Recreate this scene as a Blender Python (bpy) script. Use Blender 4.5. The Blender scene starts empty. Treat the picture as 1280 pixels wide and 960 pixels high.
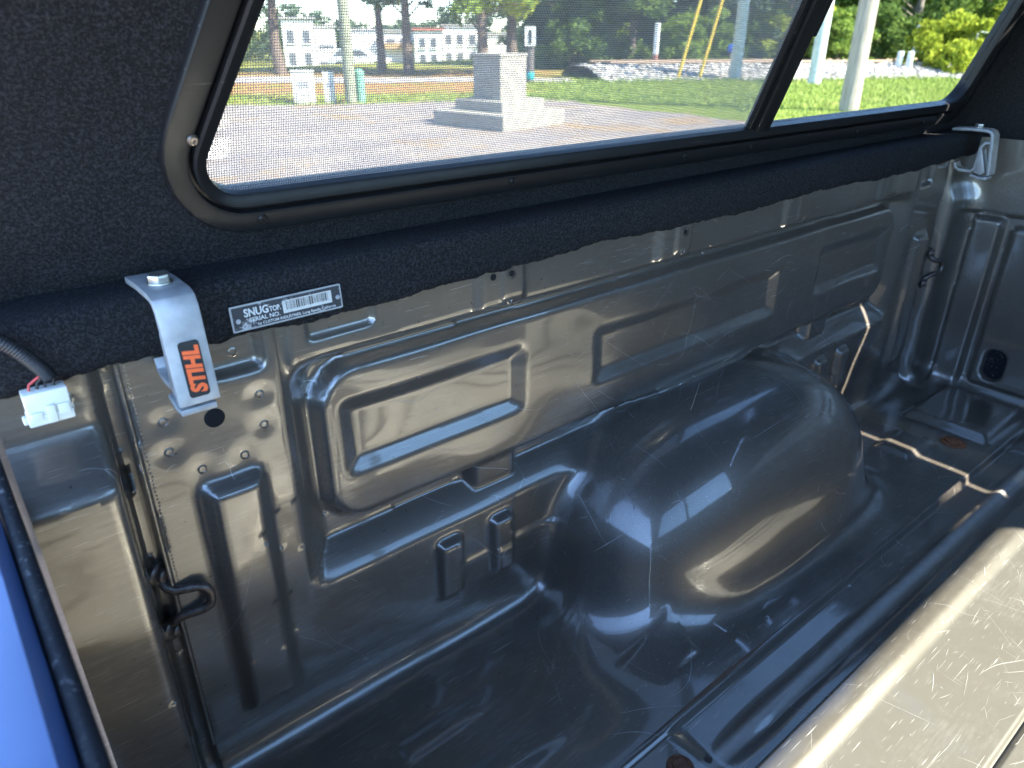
import bpy, bmesh, math, random
import numpy as np
from mathutils import Vector, Matrix
random.seed(7); rng = np.random.default_rng(7)
S = bpy.context.scene
col = S.collection
R_ = math.radians

# ------------------------------------------------------------------ camera
cd = bpy.data.cameras.new('camera'); cam = bpy.data.objects.new('camera', cd); col.objects.link(cam)
f_px = 912.0
vx = np.array([1230, -443, f_px]); vy = np.array([-838, -447, f_px])
ax = vx / np.linalg.norm(vx); ay = vy - (vy @ ax) * ax; ay /= np.linalg.norm(ay); az = np.cross(ax, ay)
RW = np.array([ax, ay, az])
CAM = Vector((0.0, 0.08, 0.816))
m = Matrix.Identity(4)
for i in range(3):
    m[i][0] = RW[i, 0]; m[i][1] = -RW[i, 1]; m[i][2] = -RW[i, 2]; m[i][3] = CAM[i]
cam.matrix_world = m
cd.sensor_width = 36; cd.lens = f_px / 1280 * 36
cd.clip_start = 0.02; cd.clip_end = 3000
cd.dof.use_dof = True; cd.dof.focus_distance = 0.95; cd.dof.aperture_fstop = 7.5
S.camera = cam

# ------------------------------------------------------------------ sky and sun
SUN = Vector((0.42, -0.90, 1.0)).normalized()
elev = math.asin(SUN.z); azim = math.atan2(SUN.x, SUN.y)
w = bpy.data.worlds.new('World'); S.world = w; w.use_nodes = True
nt = w.node_tree; nt.nodes.clear()
sky = nt.nodes.new('ShaderNodeTexSky'); sky.sky_type = 'NISHITA'; sky.sun_disc = False
sky.sun_elevation = elev; sky.sun_rotation = azim
sky.air_density = 1.0; sky.altitude = 1500; sky.dust_density = 0.0; sky.ozone_density = 4.5
bg = nt.nodes.new('ShaderNodeBackground'); bg.inputs[1].default_value = 0.15
wo = nt.nodes.new('ShaderNodeOutputWorld')
nt.links.new(sky.outputs[0], bg.inputs[0]); nt.links.new(bg.outputs[0], wo.inputs[0])
sl = bpy.data.lights.new('sun', 'SUN'); sl.energy = 5.0; sl.angle = R_(0.53); sl.color = (1.0, 0.93, 0.80)
so = bpy.data.objects.new('sun', sl); col.objects.link(so)
so.rotation_euler = SUN.to_track_quat('Z', 'Y').to_euler(); so.location = (3, -6, 8)
S.view_settings.view_transform = 'Standard'; S.view_settings.look = 'None'
S.view_settings.exposure = 3.35; S.view_settings.gamma = 1.0; S.view_settings.use_curve_mapping = False
S.render.engine = 'CYCLES'
S.cycles.use_denoising = True
S.cycles.max_bounces = 10; S.cycles.diffuse_bounces = 5; S.cycles.glossy_bounces = 6
S.cycles.transparent_max_bounces = 24; S.cycles.transmission_bounces = 6
S.cycles.sample_clamp_indirect = 6.0; S.cycles.caustics_reflective = True; S.cycles.blur_glossy = 0.5

# ------------------------------------------------------------------ helpers
GROUND = -0.80

def tag(o, label=None, cat=None, group=None, kind=None):
    if label: o['label'] = label
    if cat: o['category'] = cat
    if group: o['group'] = group
    if kind: o['kind'] = kind
    return o

def empty(name, loc, label, cat, group=None, rz=0):
    o = bpy.data.objects.new(name, None); col.objects.link(o)
    o.location = loc; o.rotation_euler = (0, 0, rz); o.empty_display_size = 0.05
    return tag(o, label, cat, group)

def link(name, me, mat=None, parent=None, local=False):
    o = bpy.data.objects.new(name, me); col.objects.link(o)
    if mat is not None and not me.materials: me.materials.append(mat)
    if parent is not None:
        o.parent = parent
        if not local:
            bpy_m = world_of(parent)
            o.matrix_parent_inverse = bpy_m.inverted()
    return o

def world_of(o):
    mt = Matrix.LocRotScale(o.location, o.rotation_euler, o.scale)
    if o.parent: return world_of(o.parent) @ o.matrix_parent_inverse @ mt
    return mt

def mesh_np(name, V, F, smooth=True):
    V = np.asarray(V, dtype=np.float32); F = np.asarray(F, dtype=np.int32)
    me = bpy.data.meshes.new(name)
    me.vertices.add(len(V)); me.vertices.foreach_set('co', V.ravel())
    k = F.shape[1]
    me.loops.add(F.size); me.loops.foreach_set('vertex_index', F.ravel())
    me.polygons.add(len(F))
    me.polygons.foreach_set('loop_start', np.arange(0, F.size, k, dtype=np.int32))
    me.polygons.foreach_set('use_smooth', np.full(len(F), smooth))
    me.update(calc_edges=True); me.validate()
    return me

class MB:
    """collects shapes for one mesh"""
    def __init__(s): s.v = []; s.f = []
    def add(s, V, F):
        b = len(s.v); s.v += [tuple(p) for p in V]; s.f += [tuple(i + b for i in q) for q in F]; return s
    def box(s, c, d, rz=0, bev=0.0):
        bm = bmesh.new(); bmesh.ops.create_cube(bm, size=1)
        for v in bm.verts: v.co = Vector((v.co.x * d[0], v.co.y * d[1], v.co.z * d[2]))
        if bev > 0: bmesh.ops.bevel(bm, geom=bm.edges[:], offset=bev, segments=2, affect='EDGES', profile=0.5)
        M_ = Matrix.Translation(c) @ Matrix.Rotation(rz, 4, 'Z')
        bm.verts.index_update()
        s.add([M_ @ v.co for v in bm.verts], [[v.index for v in f.verts] for f in bm.faces]); bm.free(); return s
    def tube(s, pts, r, n=10, cap=True):
        pts = [Vector(p) for p in pts]; rs = r if isinstance(r, (list, tuple)) else [r] * len(pts)
        V = []; F = []; up = Vector((0, 0, 1)); prev = None
        for i, p in enumerate(pts):
            t = (pts[min(i + 1, len(pts) - 1)] - pts[max(i - 1, 0)]).normalized()
            if prev is None:
                a = t.cross(up)
                if a.length < 0.05: a = t.cross(Vector((0, 1, 0)))
            else:
                a = prev - t * prev.dot(t)
            a.normalize(); prev = a; b = t.cross(a)
            for k in range(n):
                th = 2 * math.pi * k / n
                V.append(p + (a * math.cos(th) + b * math.sin(th)) * rs[i])
        for i in range(len(pts) - 1):
            for k in range(n):
                F.append((i * n + k, i * n + (k + 1) % n, (i + 1) * n + (k + 1) % n, (i + 1) * n + k))
        if cap:
            F.append(tuple(range(n))[::-1]); F.append(tuple((len(pts) - 1) * n + k for k in range(n)))
        return s.add(V, F)
    def lathe(s, c, prof, axis=(0, 0, 1), n=20):
        z = Vector(axis).normalized(); a = z.orthogonal().normalized(); b = z.cross(a)
        V = []; F = []
        for (r, h) in prof:
            for k in range(n):
                th = 2 * math.pi * k / n
                V.append(Vector(c) + z * h + (a * math.cos(th) + b * math.sin(th)) * r)
        for i in range(len(prof) - 1):
            for k in range(n):
                F.append((i * n + k, i * n + (k + 1) % n, (i + 1) * n + (k + 1) % n, (i + 1) * n + k))
        F.append(tuple(range(n))[::-1]); F.append(tuple((len(prof) - 1) * n + k for k in range(n)))
        return s.add(V, F)
    def prism(s, poly, h0, h1, M_=None):
        n = len(poly); M_ = M_ or Matrix.Identity(4)
        V = [M_ @ Vector((p[0], p[1], h0)) for p in poly] + [M_ @ Vector((p[0], p[1], h1)) for p in poly]
        F = [tuple(range(n))[::-1], tuple(range(n, 2 * n))] + [(i, (i + 1) % n, n + (i + 1) % n, n + i) for i in range(n)]
        return s.add(V, F)
    def mesh(s, name, smooth=None, bevel=0.0):
        me = bpy.data.meshes.new(name); me.from_pydata(s.v, [], s.f)
        bm = bmesh.new(); bm.from_mesh(me); bmesh.ops.recalc_face_normals(bm, faces=bm.faces[:])
        if bevel > 0:
            ed = [e for e in bm.edges if len(e.link_faces) == 2 and e.calc_face_angle(0) > 0.6]
            bmesh.ops.bevel(bm, geom=ed, offset=bevel, segments=2, affect='EDGES', profile=0.5)
        bm.to_mesh(me); bm.free(); me.update()
        if smooth is not None:
            me.polygons.foreach_set('use_smooth', [True] * len(me.polygons))
            me.set_sharp_from_angle(angle=R_(smooth))
        return me
    def obj(s, name, mat, parent=None, smooth=None, bevel=0.0, local=False):
        return link(name, s.mesh(name, smooth, bevel), mat, parent, local)

def smooth(a, b, x):
    t = np.clip((x - a) / (b - a), 0, 1); return t * t * (3 - 2 * t)


def rr2(x0, x1, y0, y1, r, n=5):
    out = []
    for cx_, cy_, a0 in ((x1 - r, y0 + r, -90), (x1 - r, y1 - r, 0), (x0 + r, y1 - r, 90), (x0 + r, y0 + r, 180)):
        for k in range(n + 1):
            a = R_(a0 + 90 * k / n); out.append((cx_ + r * math.cos(a), cy_ + r * math.sin(a)))
    return out

# ------------------------------------------------------------------ materials
class NT:
    def __init__(s, name):
        s.m = bpy.data.materials.new(name); s.m.use_nodes = True; s.t = s.m.node_tree; s.t.nodes.clear()
        s.out = s.t.nodes.new('ShaderNodeOutputMaterial'); s.co = s.t.nodes.new('ShaderNodeTexCoord').outputs['Object']
    def n(s, typ, **kw):
        nd = s.t.nodes.new('ShaderNode' + typ)
        for k, v in kw.items():
            if k.startswith('i_'):
                key = k[2:]; key = int(key) if key.isdigit() else key.replace('_', ' ')
                s.set(nd.inputs[key], v)
            else: setattr(nd, k, v)
        return nd
    def set(s, inp, v):
        if isinstance(v, bpy.types.NodeSocket): s.t.links.new(v, inp)
        else:
            if hasattr(inp.default_value, '__len__') and len(inp.default_value) == 4 and len(v) == 3: v = (*v, 1)
            inp.default_value = v
    def noise(s, scale, detail=3, rough=0.55, vec=None, dist=0.0):
        return s.n('TexNoise', i_Vector=vec or s.co, i_Scale=scale, i_Detail=detail, i_Roughness=rough, i_Distortion=dist).outputs[0]
    def ramp(s, v, stops, interp='LINEAR'):
        r = s.n('ValToRGB', i_0=v); cr = r.color_ramp; cr.interpolation = interp
        while len(cr.elements) < len(stops): cr.elements.new(0.5)
        for e, (p, c) in zip(cr.elements, stops):
            e.position = p; e.color = (*c, 1) if hasattr(c, '__len__') else (c, c, c, 1)
        return r.outputs[0]
    def mix(s, f, a, b):
        nd = s.n('Mix', data_type='RGBA'); s.set(nd.inputs[0], f); s.set(nd.inputs[6], a); s.set(nd.inputs[7], b); return nd.outputs[2]
    def math(s, op, a, b=0.0, c=None, clamp=False):
        nd = s.n('Math', operation=op, use_clamp=clamp); s.set(nd.inputs[0], a); s.set(nd.inputs[1], b)
        if c is not None: s.set(nd.inputs[2], c)
        return nd.outputs[0]
    def mapping(s, rot=(0, 0, 0), scale=(1, 1, 1), loc=(0, 0, 0), vec=None):
        return s.n('Mapping', i_Vector=vec or s.co, i_Location=loc, i_Rotation=rot, i_Scale=scale).outputs[0]
    def bump(s, h, strength=0.5, dist=0.001, normal=None):
        nd = s.n('Bump', i_Height=h, i_Strength=strength, i_Distance=dist)
        if normal is not None: s.set(nd.inputs['Normal'], normal)
        return nd.outputs[0]
    def bsdf(s, **kw):
        p = s.n('BsdfPrincipled')
        for k, v in kw.items(): s.set(p.inputs[k.replace('_', ' ')], v)
        s.t.links.new(p.outputs[0], s.out.inputs[0]); return p

def simple(name, c, rough=0.5, metal=0.0, coat=0.0, var=0.12, scale=20, bump=0.0, bdist=0.002):
    s = NT(name); nz = s.noise(scale, 4)
    colr = s.mix(s.ramp(nz, [(0.3, 0.0), (0.75, 1.0)]), tuple(x * (1 - var) for x in c), tuple(min(1, x * (1 + var)) for x in c))
    kw = dict(Base_Color=colr, Roughness=s.math('MULTIPLY_ADD', nz, 0.2, rough - 0.1), Metallic=metal, Coat_Weight=coat)
    if bump: kw['Normal'] = s.bump(nz, bump, bdist)
    s.bsdf(**kw); return s.m

def paint_mat(name, wear=1.0, floor=False):
    s = NT(name)
    def streak(rot, sx, sl, lo, hi, loc):
        v = s.mapping(rot=rot, scale=(sl, sx, sx), loc=loc)
        return s.ramp(s.noise(1.0, 2, 0.5, v), [(lo, 0.0), (hi, 1.0)])
    def curls(scale, dist, dn, wd, lo, loc):
        dv = s.n('VectorMath', operation='ADD'); sc_ = s.n('VectorMath', operation='SCALE')
        s.set(sc_.inputs[0], s.n('TexNoise', i_Vector=s.mapping(loc=loc), i_Scale=dn, i_Detail=2.0).outputs['Color']); s.set(sc_.inputs['Scale'], dist)
        s.set(dv.inputs[0], s.co); s.set(dv.inputs[1], sc_.outputs[0])
        vo = s.n('TexVoronoi', feature='DISTANCE_TO_EDGE', i_Vector=dv.outputs[0], i_Scale=scale).outputs[0]
        c = s.ramp(vo, [(0.0, 1.0), (wd, 1.0), (wd * 1.7, 0.0)])
        return s.math('MULTIPLY', c, s.ramp(s.noise(scale * 0.6, 3, 0.6, s.mapping(loc=(loc[1], loc[2], loc[0]))), [(lo, 0.0), (lo + 0.05, 1.0)]))
    t = 0.03 if floor else 0.02
    s1 = streak((0.0, R_(14), R_(8)), 820, 13, 0.69 + t, 0.73 + t, (3, 1, 2))
    s2 = streak((R_(20), R_(-35), R_(-38)), 760, 15, 0.69 + t, 0.73 + t, (7, 5, 1))
    s3 = streak((R_(5), R_(62), R_(64)), 900, 16, 0.69 + t, 0.73 + t, (1, 9, 4))
    s4 = streak((R_(-25), R_(30), R_(115)), 860, 18, 0.69 + t, 0.73 + t, (4, 2, 9))
    c1 = curls(11.0, 0.22, 7.0, 0.0045, 0.635 + t, (5, 2, 8)); c2 = curls(23.0, 0.12, 13.0, 0.0075, 0.655 + t, (1, 7, 3))
    mxv = lambda *a: a[0] if len(a) == 1 else s.math('MAXIMUM', a[0], mxv(*a[1:]))
    pm = s.ramp(s.noise(3.2, 3, 0.6, s.mapping(loc=(2, 8, 3))), [(0.38, 0.12), (0.62, 1.0)])
    scr = s.math('MULTIPLY', mxv(s.math('MULTIPLY', mxv(s1, s2, s3, s4), pm), c1, c2), min(1.0, 0.7 * wear), clamp=True)
    grime = s.ramp(s.noise(5, 5, 0.6), [(0.35, 0.0), (0.75, 1.0)])
    base = s.mix(grime, (0.180, 0.157, 0.129), (0.148, 0.131, 0.109))
    spots = s.ramp(s.noise(160, 2, 0.5), [(0.72, 0.0), (0.76, 1.0)])
    base = s.mix(s.math('MULTIPLY', spots, 0.6), base, (0.02, 0.018, 0.016))
    metal = 0.57; rough = s.math('MULTIPLY_ADD', grime, 0.08, 0.33); coat = 1.0
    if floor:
        # trodden dusty middle of the bed, toned also to paint in the sunlit patch
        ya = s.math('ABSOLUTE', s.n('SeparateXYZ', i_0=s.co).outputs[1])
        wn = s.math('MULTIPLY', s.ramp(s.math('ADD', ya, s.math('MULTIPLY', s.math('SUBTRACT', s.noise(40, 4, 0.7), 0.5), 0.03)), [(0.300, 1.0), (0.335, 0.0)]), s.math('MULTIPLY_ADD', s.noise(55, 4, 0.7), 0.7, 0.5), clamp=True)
        rib_pale = s.math('MULTIPLY', s.ramp(s.math('ABSOLUTE', s.math('SUBTRACT', ya, 0.392)), [(0.006, 1.0), (0.012, 0.0)]), s.math('MULTIPLY_ADD', s.noise(70, 3, 0.6), 0.6, 0.45), clamp=True)  # pale rib crest: its highlight put into the colour, along with rubbed paint
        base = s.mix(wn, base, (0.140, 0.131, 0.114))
        base = s.mix(rib_pale, base, (0.40, 0.385, 0.36)); wn = s.math('MAXIMUM', wn, rib_pale); metal = s.math('MULTIPLY_ADD', wn, -0.40, 0.57)
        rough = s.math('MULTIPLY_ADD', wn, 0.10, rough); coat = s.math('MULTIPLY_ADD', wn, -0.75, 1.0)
    scuff = s.math('MULTIPLY', s.ramp(s.noise(6, 6, 0.72, s.mapping(loc=(3, 3, 1))), [(0.48, 0.0), (0.66, 1.0)]), s.ramp(s.noise(1.0, 3, 0.6, s.mapping(rot=(0, R_(12), R_(20)), scale=(25, 260, 260))), [(0.40, 0.0), (0.62, 1.0)]))
    base = s.mix(s.math('MULTIPLY', scuff, 0.22), base, (0.40, 0.385, 0.36))
    base = s.mix(scr, base, (0.60, 0.58, 0.55))
    wave = s.bump(s.noise(9, 1, 0.3), 0.35, 0.0030)
    wave = s.bump(s.noise(34, 1, 0.3), 0.10, 0.0006, wave)
    fl = s.bump(s.noise(900, 1, 0.5), 0.05, 0.0006, wave)
    s.bsdf(Base_Color=base, Metallic=s.math('MULTIPLY', metal, s.math('MULTIPLY_ADD', scr, -0.8, 1.0)), Roughness=rough, Normal=fl,
           Coat_Weight=s.math('MULTIPLY', coat, s.math('MULTIPLY_ADD', scr, -0.8, 1.0)), Coat_Roughness=s.math('MULTIPLY_ADD', scuff, 0.22, s.math('MULTIPLY_ADD', grime, 0.06, 0.04)),
           Coat_Normal=wave, Coat_IOR=1.6)
    return s.m

PAINT = paint_mat('taupe metallic paint')
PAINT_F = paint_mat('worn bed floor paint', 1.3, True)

def carpet_mat():
    s = NT('charcoal felt liner')
    f1 = s.noise(900, 3, 0.7); f2 = s.noise(380, 3, 0.7); big = s.noise(9, 3, 0.6)
    sp = s.ramp(s.math('MULTIPLY_ADD', f2, 0.65, s.math('MULTIPLY', f1, 0.35)), [(0.47, 0.0), (0.62, 1.0)])
    c = s.mix(sp, (0.0035, 0.0035, 0.0055), (0.062, 0.062, 0.072))
    c = s.mix(s.ramp(big, [(0.3, 0.0), (0.8, 0.3)]), c, (0.018, 0.0175, 0.02))
    hb = s.math('ADD', f1, s.math('MULTIPLY', f2, 1.2))
    s.bsdf(Base_Color=c, Roughness=0.95, Specular_IOR_Level=0.1, Sheen_Weight=0.06, Sheen_Roughness=0.5,
           Normal=s.bump(hb, 1.0, 0.006))
    return s.m
CARPET = carpet_mat()
def edge_mat():
    s = NT('black window frame'); nz = s.noise(40, 4, 0.6)
    sc = s.ramp(s.noise(1.0, 2, 0.5, s.mapping(scale=(12, 300, 300))), [(0.70, 0.0), (0.76, 1.0)])
    c = s.mix(s.math('MULTIPLY', sc, 0.3), (0.012, 0.012, 0.013), (0.2, 0.19, 0.18))
    s.bsdf(Base_Color=c, Roughness=s.math('MULTIPLY_ADD', nz, 0.2, 0.26), Specular_IOR_Level=0.22)
    return s.m
FRAME = edge_mat()
def rubber_mat():
    s = NT('dusty black rubber'); sp = s.ramp(s.noise(170, 3, 0.7), [(0.60, 0.0), (0.70, 1.0)])
    s.bsdf(Base_Color=s.mix(s.math('MULTIPLY', sp, 0.5), (0.010, 0.010, 0.013), (0.30, 0.29, 0.28)), Roughness=0.75, Specular_IOR_Level=0.25, Normal=s.bump(s.noise(220, 3, 0.6), 0.5, 0.002)); return s.m
RUBBER = rubber_mat()
DARKPLASTIC = simple('black loom plastic', (0.016, 0.016, 0.018), 0.42)
ALU = simple('dull cast aluminium', (0.40, 0.41, 0.42), 0.58, 0.6, var=0.22, scale=55, bump=0.15, bdist=0.001)
ZINC = simple('zinc bolt', (0.55, 0.54, 0.50), 0.35, 0.95, var=0.3, scale=90)
STEEL = simple('worn dark steel', (0.15, 0.125, 0.11), 0.42, 0.7, var=0.5, scale=160, bump=0.3, bdist=0.0006)
RUST = simple('rusty steel', (0.17, 0.075, 0.04), 0.75, 0.2, var=0.5, scale=140, bump=0.4, bdist=0.0006)
NYLON = simple('milky nylon', (0.72, 0.70, 0.62), 0.4, var=0.06)
BLACK = simple('black print', (0.014, 0.013, 0.014), 0.45, var=0.2)
ORANGE = simple('orange print', (0.85, 0.13, 0.03), 0.45, var=0.08, scale=200)
WHITEINK = simple('pale ink', (0.62, 0.62, 0.60), 0.5, var=0.15, scale=400)
REDWIRE = simple('red wire', (0.5, 0.06, 0.05), 0.4)
HOLE = simple('dark void', (0.004, 0.004, 0.005), 0.9)
GATE_SKYBLUE = simple('sky tinted tailgate plastic', (0.07, 0.12, 0.26), 0.34, var=0.15, scale=9, coat=0.5)  # blue sky reflection painted into the tailgate's base colour

def glass_mat(name, tint, gl=1.0):
    s = NT(name)
    tr = s.n('BsdfTransparent', i_Color=tint); g = s.n('BsdfGlossy', i_Color=(gl, gl, gl), i_Roughness=0.02)
    fc = s.n('LayerWeight', i_Blend=0.5).outputs['Facing']; fr = s.math('MULTIPLY_ADD', s.math('POWER', fc, 5.0), 0.5, 0.02)
    mx = s.n('MixShader'); s.set(mx.inputs[0], fr)
    s.t.links.new(tr.outputs[0], mx.inputs[1]); s.t.links.new(g.outputs[0], mx.inputs[2]); s.t.links.new(mx.outputs[0], s.out.inputs[0])
    return s.m
GLASS = glass_mat('tinted side glass', (0.68, 0.70, 0.69))
DARKGLASS = glass_mat('dark front glass', (0.10, 0.11, 0.11))

# ================================================================== THE TRUCK BED
XM = 0.965                    # the pressing is symmetric about this station
XF = 1.935                    # headboard
def rrect(x, z, x0, x1, z0, z1, r):
    qx = np.abs(x - (x0 + x1) / 2) - (x1 - x0) / 2 + r; qz = np.abs(z - (z0 + z1) / 2) - (z1 - z0) / 2 + r
    return np.minimum(np.maximum(qx, qz), 0) + np.hypot(np.maximum(qx, 0), np.maximum(qz, 0)) - r
def inside(sd, wd):           # 1 inside, 0 outside, soft bevel of width wd lying inside the outline
    return smooth(0, wd, -sd)

def flatbev(sd, wd):          # the same with a straight flank
    t = np.clip(-sd / wd, 0, 1); return 0.8 * t + 0.2 * t * t * (3 - 2 * t)

def wall_y(x, z):
    xs = np.where(x > XM, 2 * XM - x, x)
    h = np.full(np.broadcast(x, z).shape, 0.035)
    A = rrect(xs, z, 0.244, 1.68, 0.207, 0.66, 0.030)
    h = h - 0.050 * np.clip(-A / 0.056, 0, 1) ** 1.3
    U = rrect(xs, z, 0.279, 1.65, 0.259, 0.492, 0.060)
    h = h + 0.038 * inside(U, 0.021)
    for (a, b) in ((0.311, 0.592),):
        h = h - 0.0098 * flatbev(rrect(xs, z, a, b, 0.333, 0.438, 0.016), 0.022)
    h = h - 0.0098 * flatbev(rrect(x, z, 0.724, 1.206, 0.327, 0.424, 0.014), 0.022)
    # strip under the rail
    stripw = smooth(0.474, 0.508, z) * smooth(0.250, 0.262, xs)
    h = np.where(z > 0.474, h * (1 - stripw) + 0.036 * stripw, h)
    h = h - 0.005 * inside(rrect(x, z, 0.279, 0.362, 0.522, 0.64, 0.010), 0.005)
    for cx in (0.536, 0.866, 1.199, 1.532):
        h = h + 0.007 * inside(rrect(x, z, cx - 0.045, cx + 0.042, 0.497, 0.66, 0.006), 0.014) * smooth(0.49, 0.51, z)
        h = h + 0.0028 * inside(rrect(x, z, cx - 0.006, cx + 0.034, 0.512, 0.66, 0.004), 0.004)
    # rear plate: shallow top pocket, long upright rib, small upright ribs below the channel
    h = h - 0.010 * inside(rrect(xs, z, 0.175, 0.238, 0.505, 0.66, 0.014), 0.012)
    h = h + 0.015 * inside(rrect(xs, z, 0.141, 0.219, 0.076, 0.406, 0.016), 0.020)
    for cx in (0.443, 0.533):
        h = h + 0.014 * inside(rrect(xs, z, cx - 0.025, cx + 0.025, 0.090, 0.196, 0.013), 0.013)
    # step pressed in from the small ribs to the arch
    h = h + 0.003 * smooth(0.452, 0.470, xs) * smooth(0.142, 0.136, z) * smooth(0.70, 0.62, xs) * smooth(0.04, 0.10, z)
    # bracket bridging the channel
    h = np.maximum(h, 0.020 * inside(rrect(xs, z, 0.488, 0.588, 0.222, 0.300, 0.020), 0.022))
    # end posts
    proud = 0.009 + 0.045 * smooth(0.505, 0.452, z)
    post = smooth(0.090, 0.070, xs)
    h = h + proud * post * np.where(x > XM, 0.35, 1.0)
    h = h - 0.016 * smooth(0.079, 0.090, xs) * (1 - smooth(0.1000, 0.1035, xs))
    for (rx, rz_) in ((0.130, 0.480), (0.129, 0.448), (0.155, 0.419), (0.198, 0.419), (0.223, 0.446), (0.223, 0.481), (0.060, 0.533)):
        r2 = ((x - rx) ** 2 + (z - rz_) ** 2); h = h - 0.0016 * np.exp(-r2 / 0.012 ** 2) + 0.0010 * np.exp(-r2 / 0.024 ** 2)
    # dents
    h = h + 0.0012 * np.sin(x * 23 + z * 17) * np.sin(z * 31 - x * 7)
    lean = 0.010 * (z / 0.55)
    return 0.788 + lean * 0 - h

def floor_z(x, y):
    ya = np.abs(y)
    z = np.zeros(np.broadcast(x, y).shape)
    fade = smooth(0.565, 0.60, x) * smooth(1.80, 1.74, x)
    g = smooth(0.457, 0.449, ya) * smooth(0.347, 0.355, ya)
    z = z - 0.014 * g * (0.35 + 0.65 * fade)
    taper = smooth(0.595, 0.70, x) * smooth(1.78, 1.70, x)
    z = z + 0.0105 * np.exp(-((ya - 0.392) / 0.0120) ** 2) * np.sqrt(taper)
    z = z + 0.0085 * smooth(0.354, 0.346, ya) * smooth(0.298, 0.322, ya)
    z = z - 0.008 * np.exp(-((ya - 0.166) / 0.0045) ** 4)
    z = z + 0.0085 * smooth(0.10, 0.085, ya) * smooth(0.02, 0.04, ya)
    # stamped pads between arch and first rib
    pad = inside(rrect(x, ya, 0.585, 0.70, 0.497, 0.566, 0.01) + 0.35 * np.maximum(0, ya - 0.535) * 0, 0.012)
    z = z + 0.005 * pad * smooth(0.57, 0.66, x + (ya - 0.53))
    z = z + 0.006 * inside(rrect(x, ya, 0.30, 0.50, 0.520, 0.575, 0.012), 0.02) * smooth(0.51, 0.36, x)
    z = z + 0.004 * inside(rrect(x, ya, 0.28, 0.46, 0.62, 0.66, 0.012), 0.015) * smooth(0.46, 0.36, x)
    # front cross member
    z = z + 0.016 * inside(rrect(x, ya, 1.665, 1.90, 0.47, 0.665, 0.012), 0.022)
    z = z + 0.010 * inside(rrect(x, ya, 1.70, 1.90, 0.30, 0.455, 0.012), 0.022)
    z = z + 0.008 * inside(rrect(x, ya, 1.47, 1.60, 0.55, 0.64, 0.012), 0.02)
    return z + 0.0006 * np.sin(x * 19 + y * 11) * np.sin(y * 27)

def head_x(y, z):
    h = np.zeros(np.broadcast(y, z).shape); ya = np.abs(y)
    h = h + 0.022 * smooth(0.712, 0.700, ya) * smooth(0.640, 0.652, ya) * smooth(0.435, 0.415, z)
    h = h + 0.016 * inside(rrect(ya, z, 0.20, 0.632, 0.02, 0.418, 0.02), 0.016)
    h = h - 0.012 * inside(rrect(ya, z, 0.30, 0.52, 0.20, 0.36, 0.02), 0.016)
    h = h - 0.022 * inside(rrect(ya, z, 0.552, 0.604, 0.040, 0.125, 0.024), 0.008)
    h = h + 0.020 * smooth(0.428, 0.440, z)
    return XF - h

def smin(a, b, k):
    t = np.clip(0.5 + 0.5 * (b - a) / k, 0, 1); return b * (1 - t) + a * t - k * t * (1 - t)

def arch_d(x, y, z):
    ax_ = np.where(x > XM, 0.385, 0.345); pu = np.where(x > XM, 3.4, 2.6)
    u = np.abs(x - XM) / ax_; v = np.maximum(z + 0.02, 0) / 0.292; q = np.maximum(0.80 - y, 0) / 0.284
    # the crown pulls back from the bed floor upwards
    q = q * (1 + 0.24 * np.clip(z / 0.29, 0, 1) ** 1.5)
    F = u ** pu + v ** 3.0 + q ** 4.4
    gx = pu * u ** (pu - 1) / ax_; gz = 3.0 * v ** 2.0 / 0.292; gy = 4.4 * q ** 3.4 / 0.284
    return np.clip((F - 1) / np.sqrt(gx * gx + gy * gy + gz * gz + 4.0), -0.5, 0.5)

def bed_d(x, y, z):
    dw = wall_y(x, z) - y
    df = z - floor_z(x, y)
    dh = head_x(y, z) - x
    tail = smooth(0.86, 0.66, x)
    d = smin(dw, arch_d(x, y, z), 0.034)
    d = smin(d, df, 0.058 + 0.060 * tail * smooth(0.745, 0.66, y))
    return smin(d, dh, 0.05)

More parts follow.
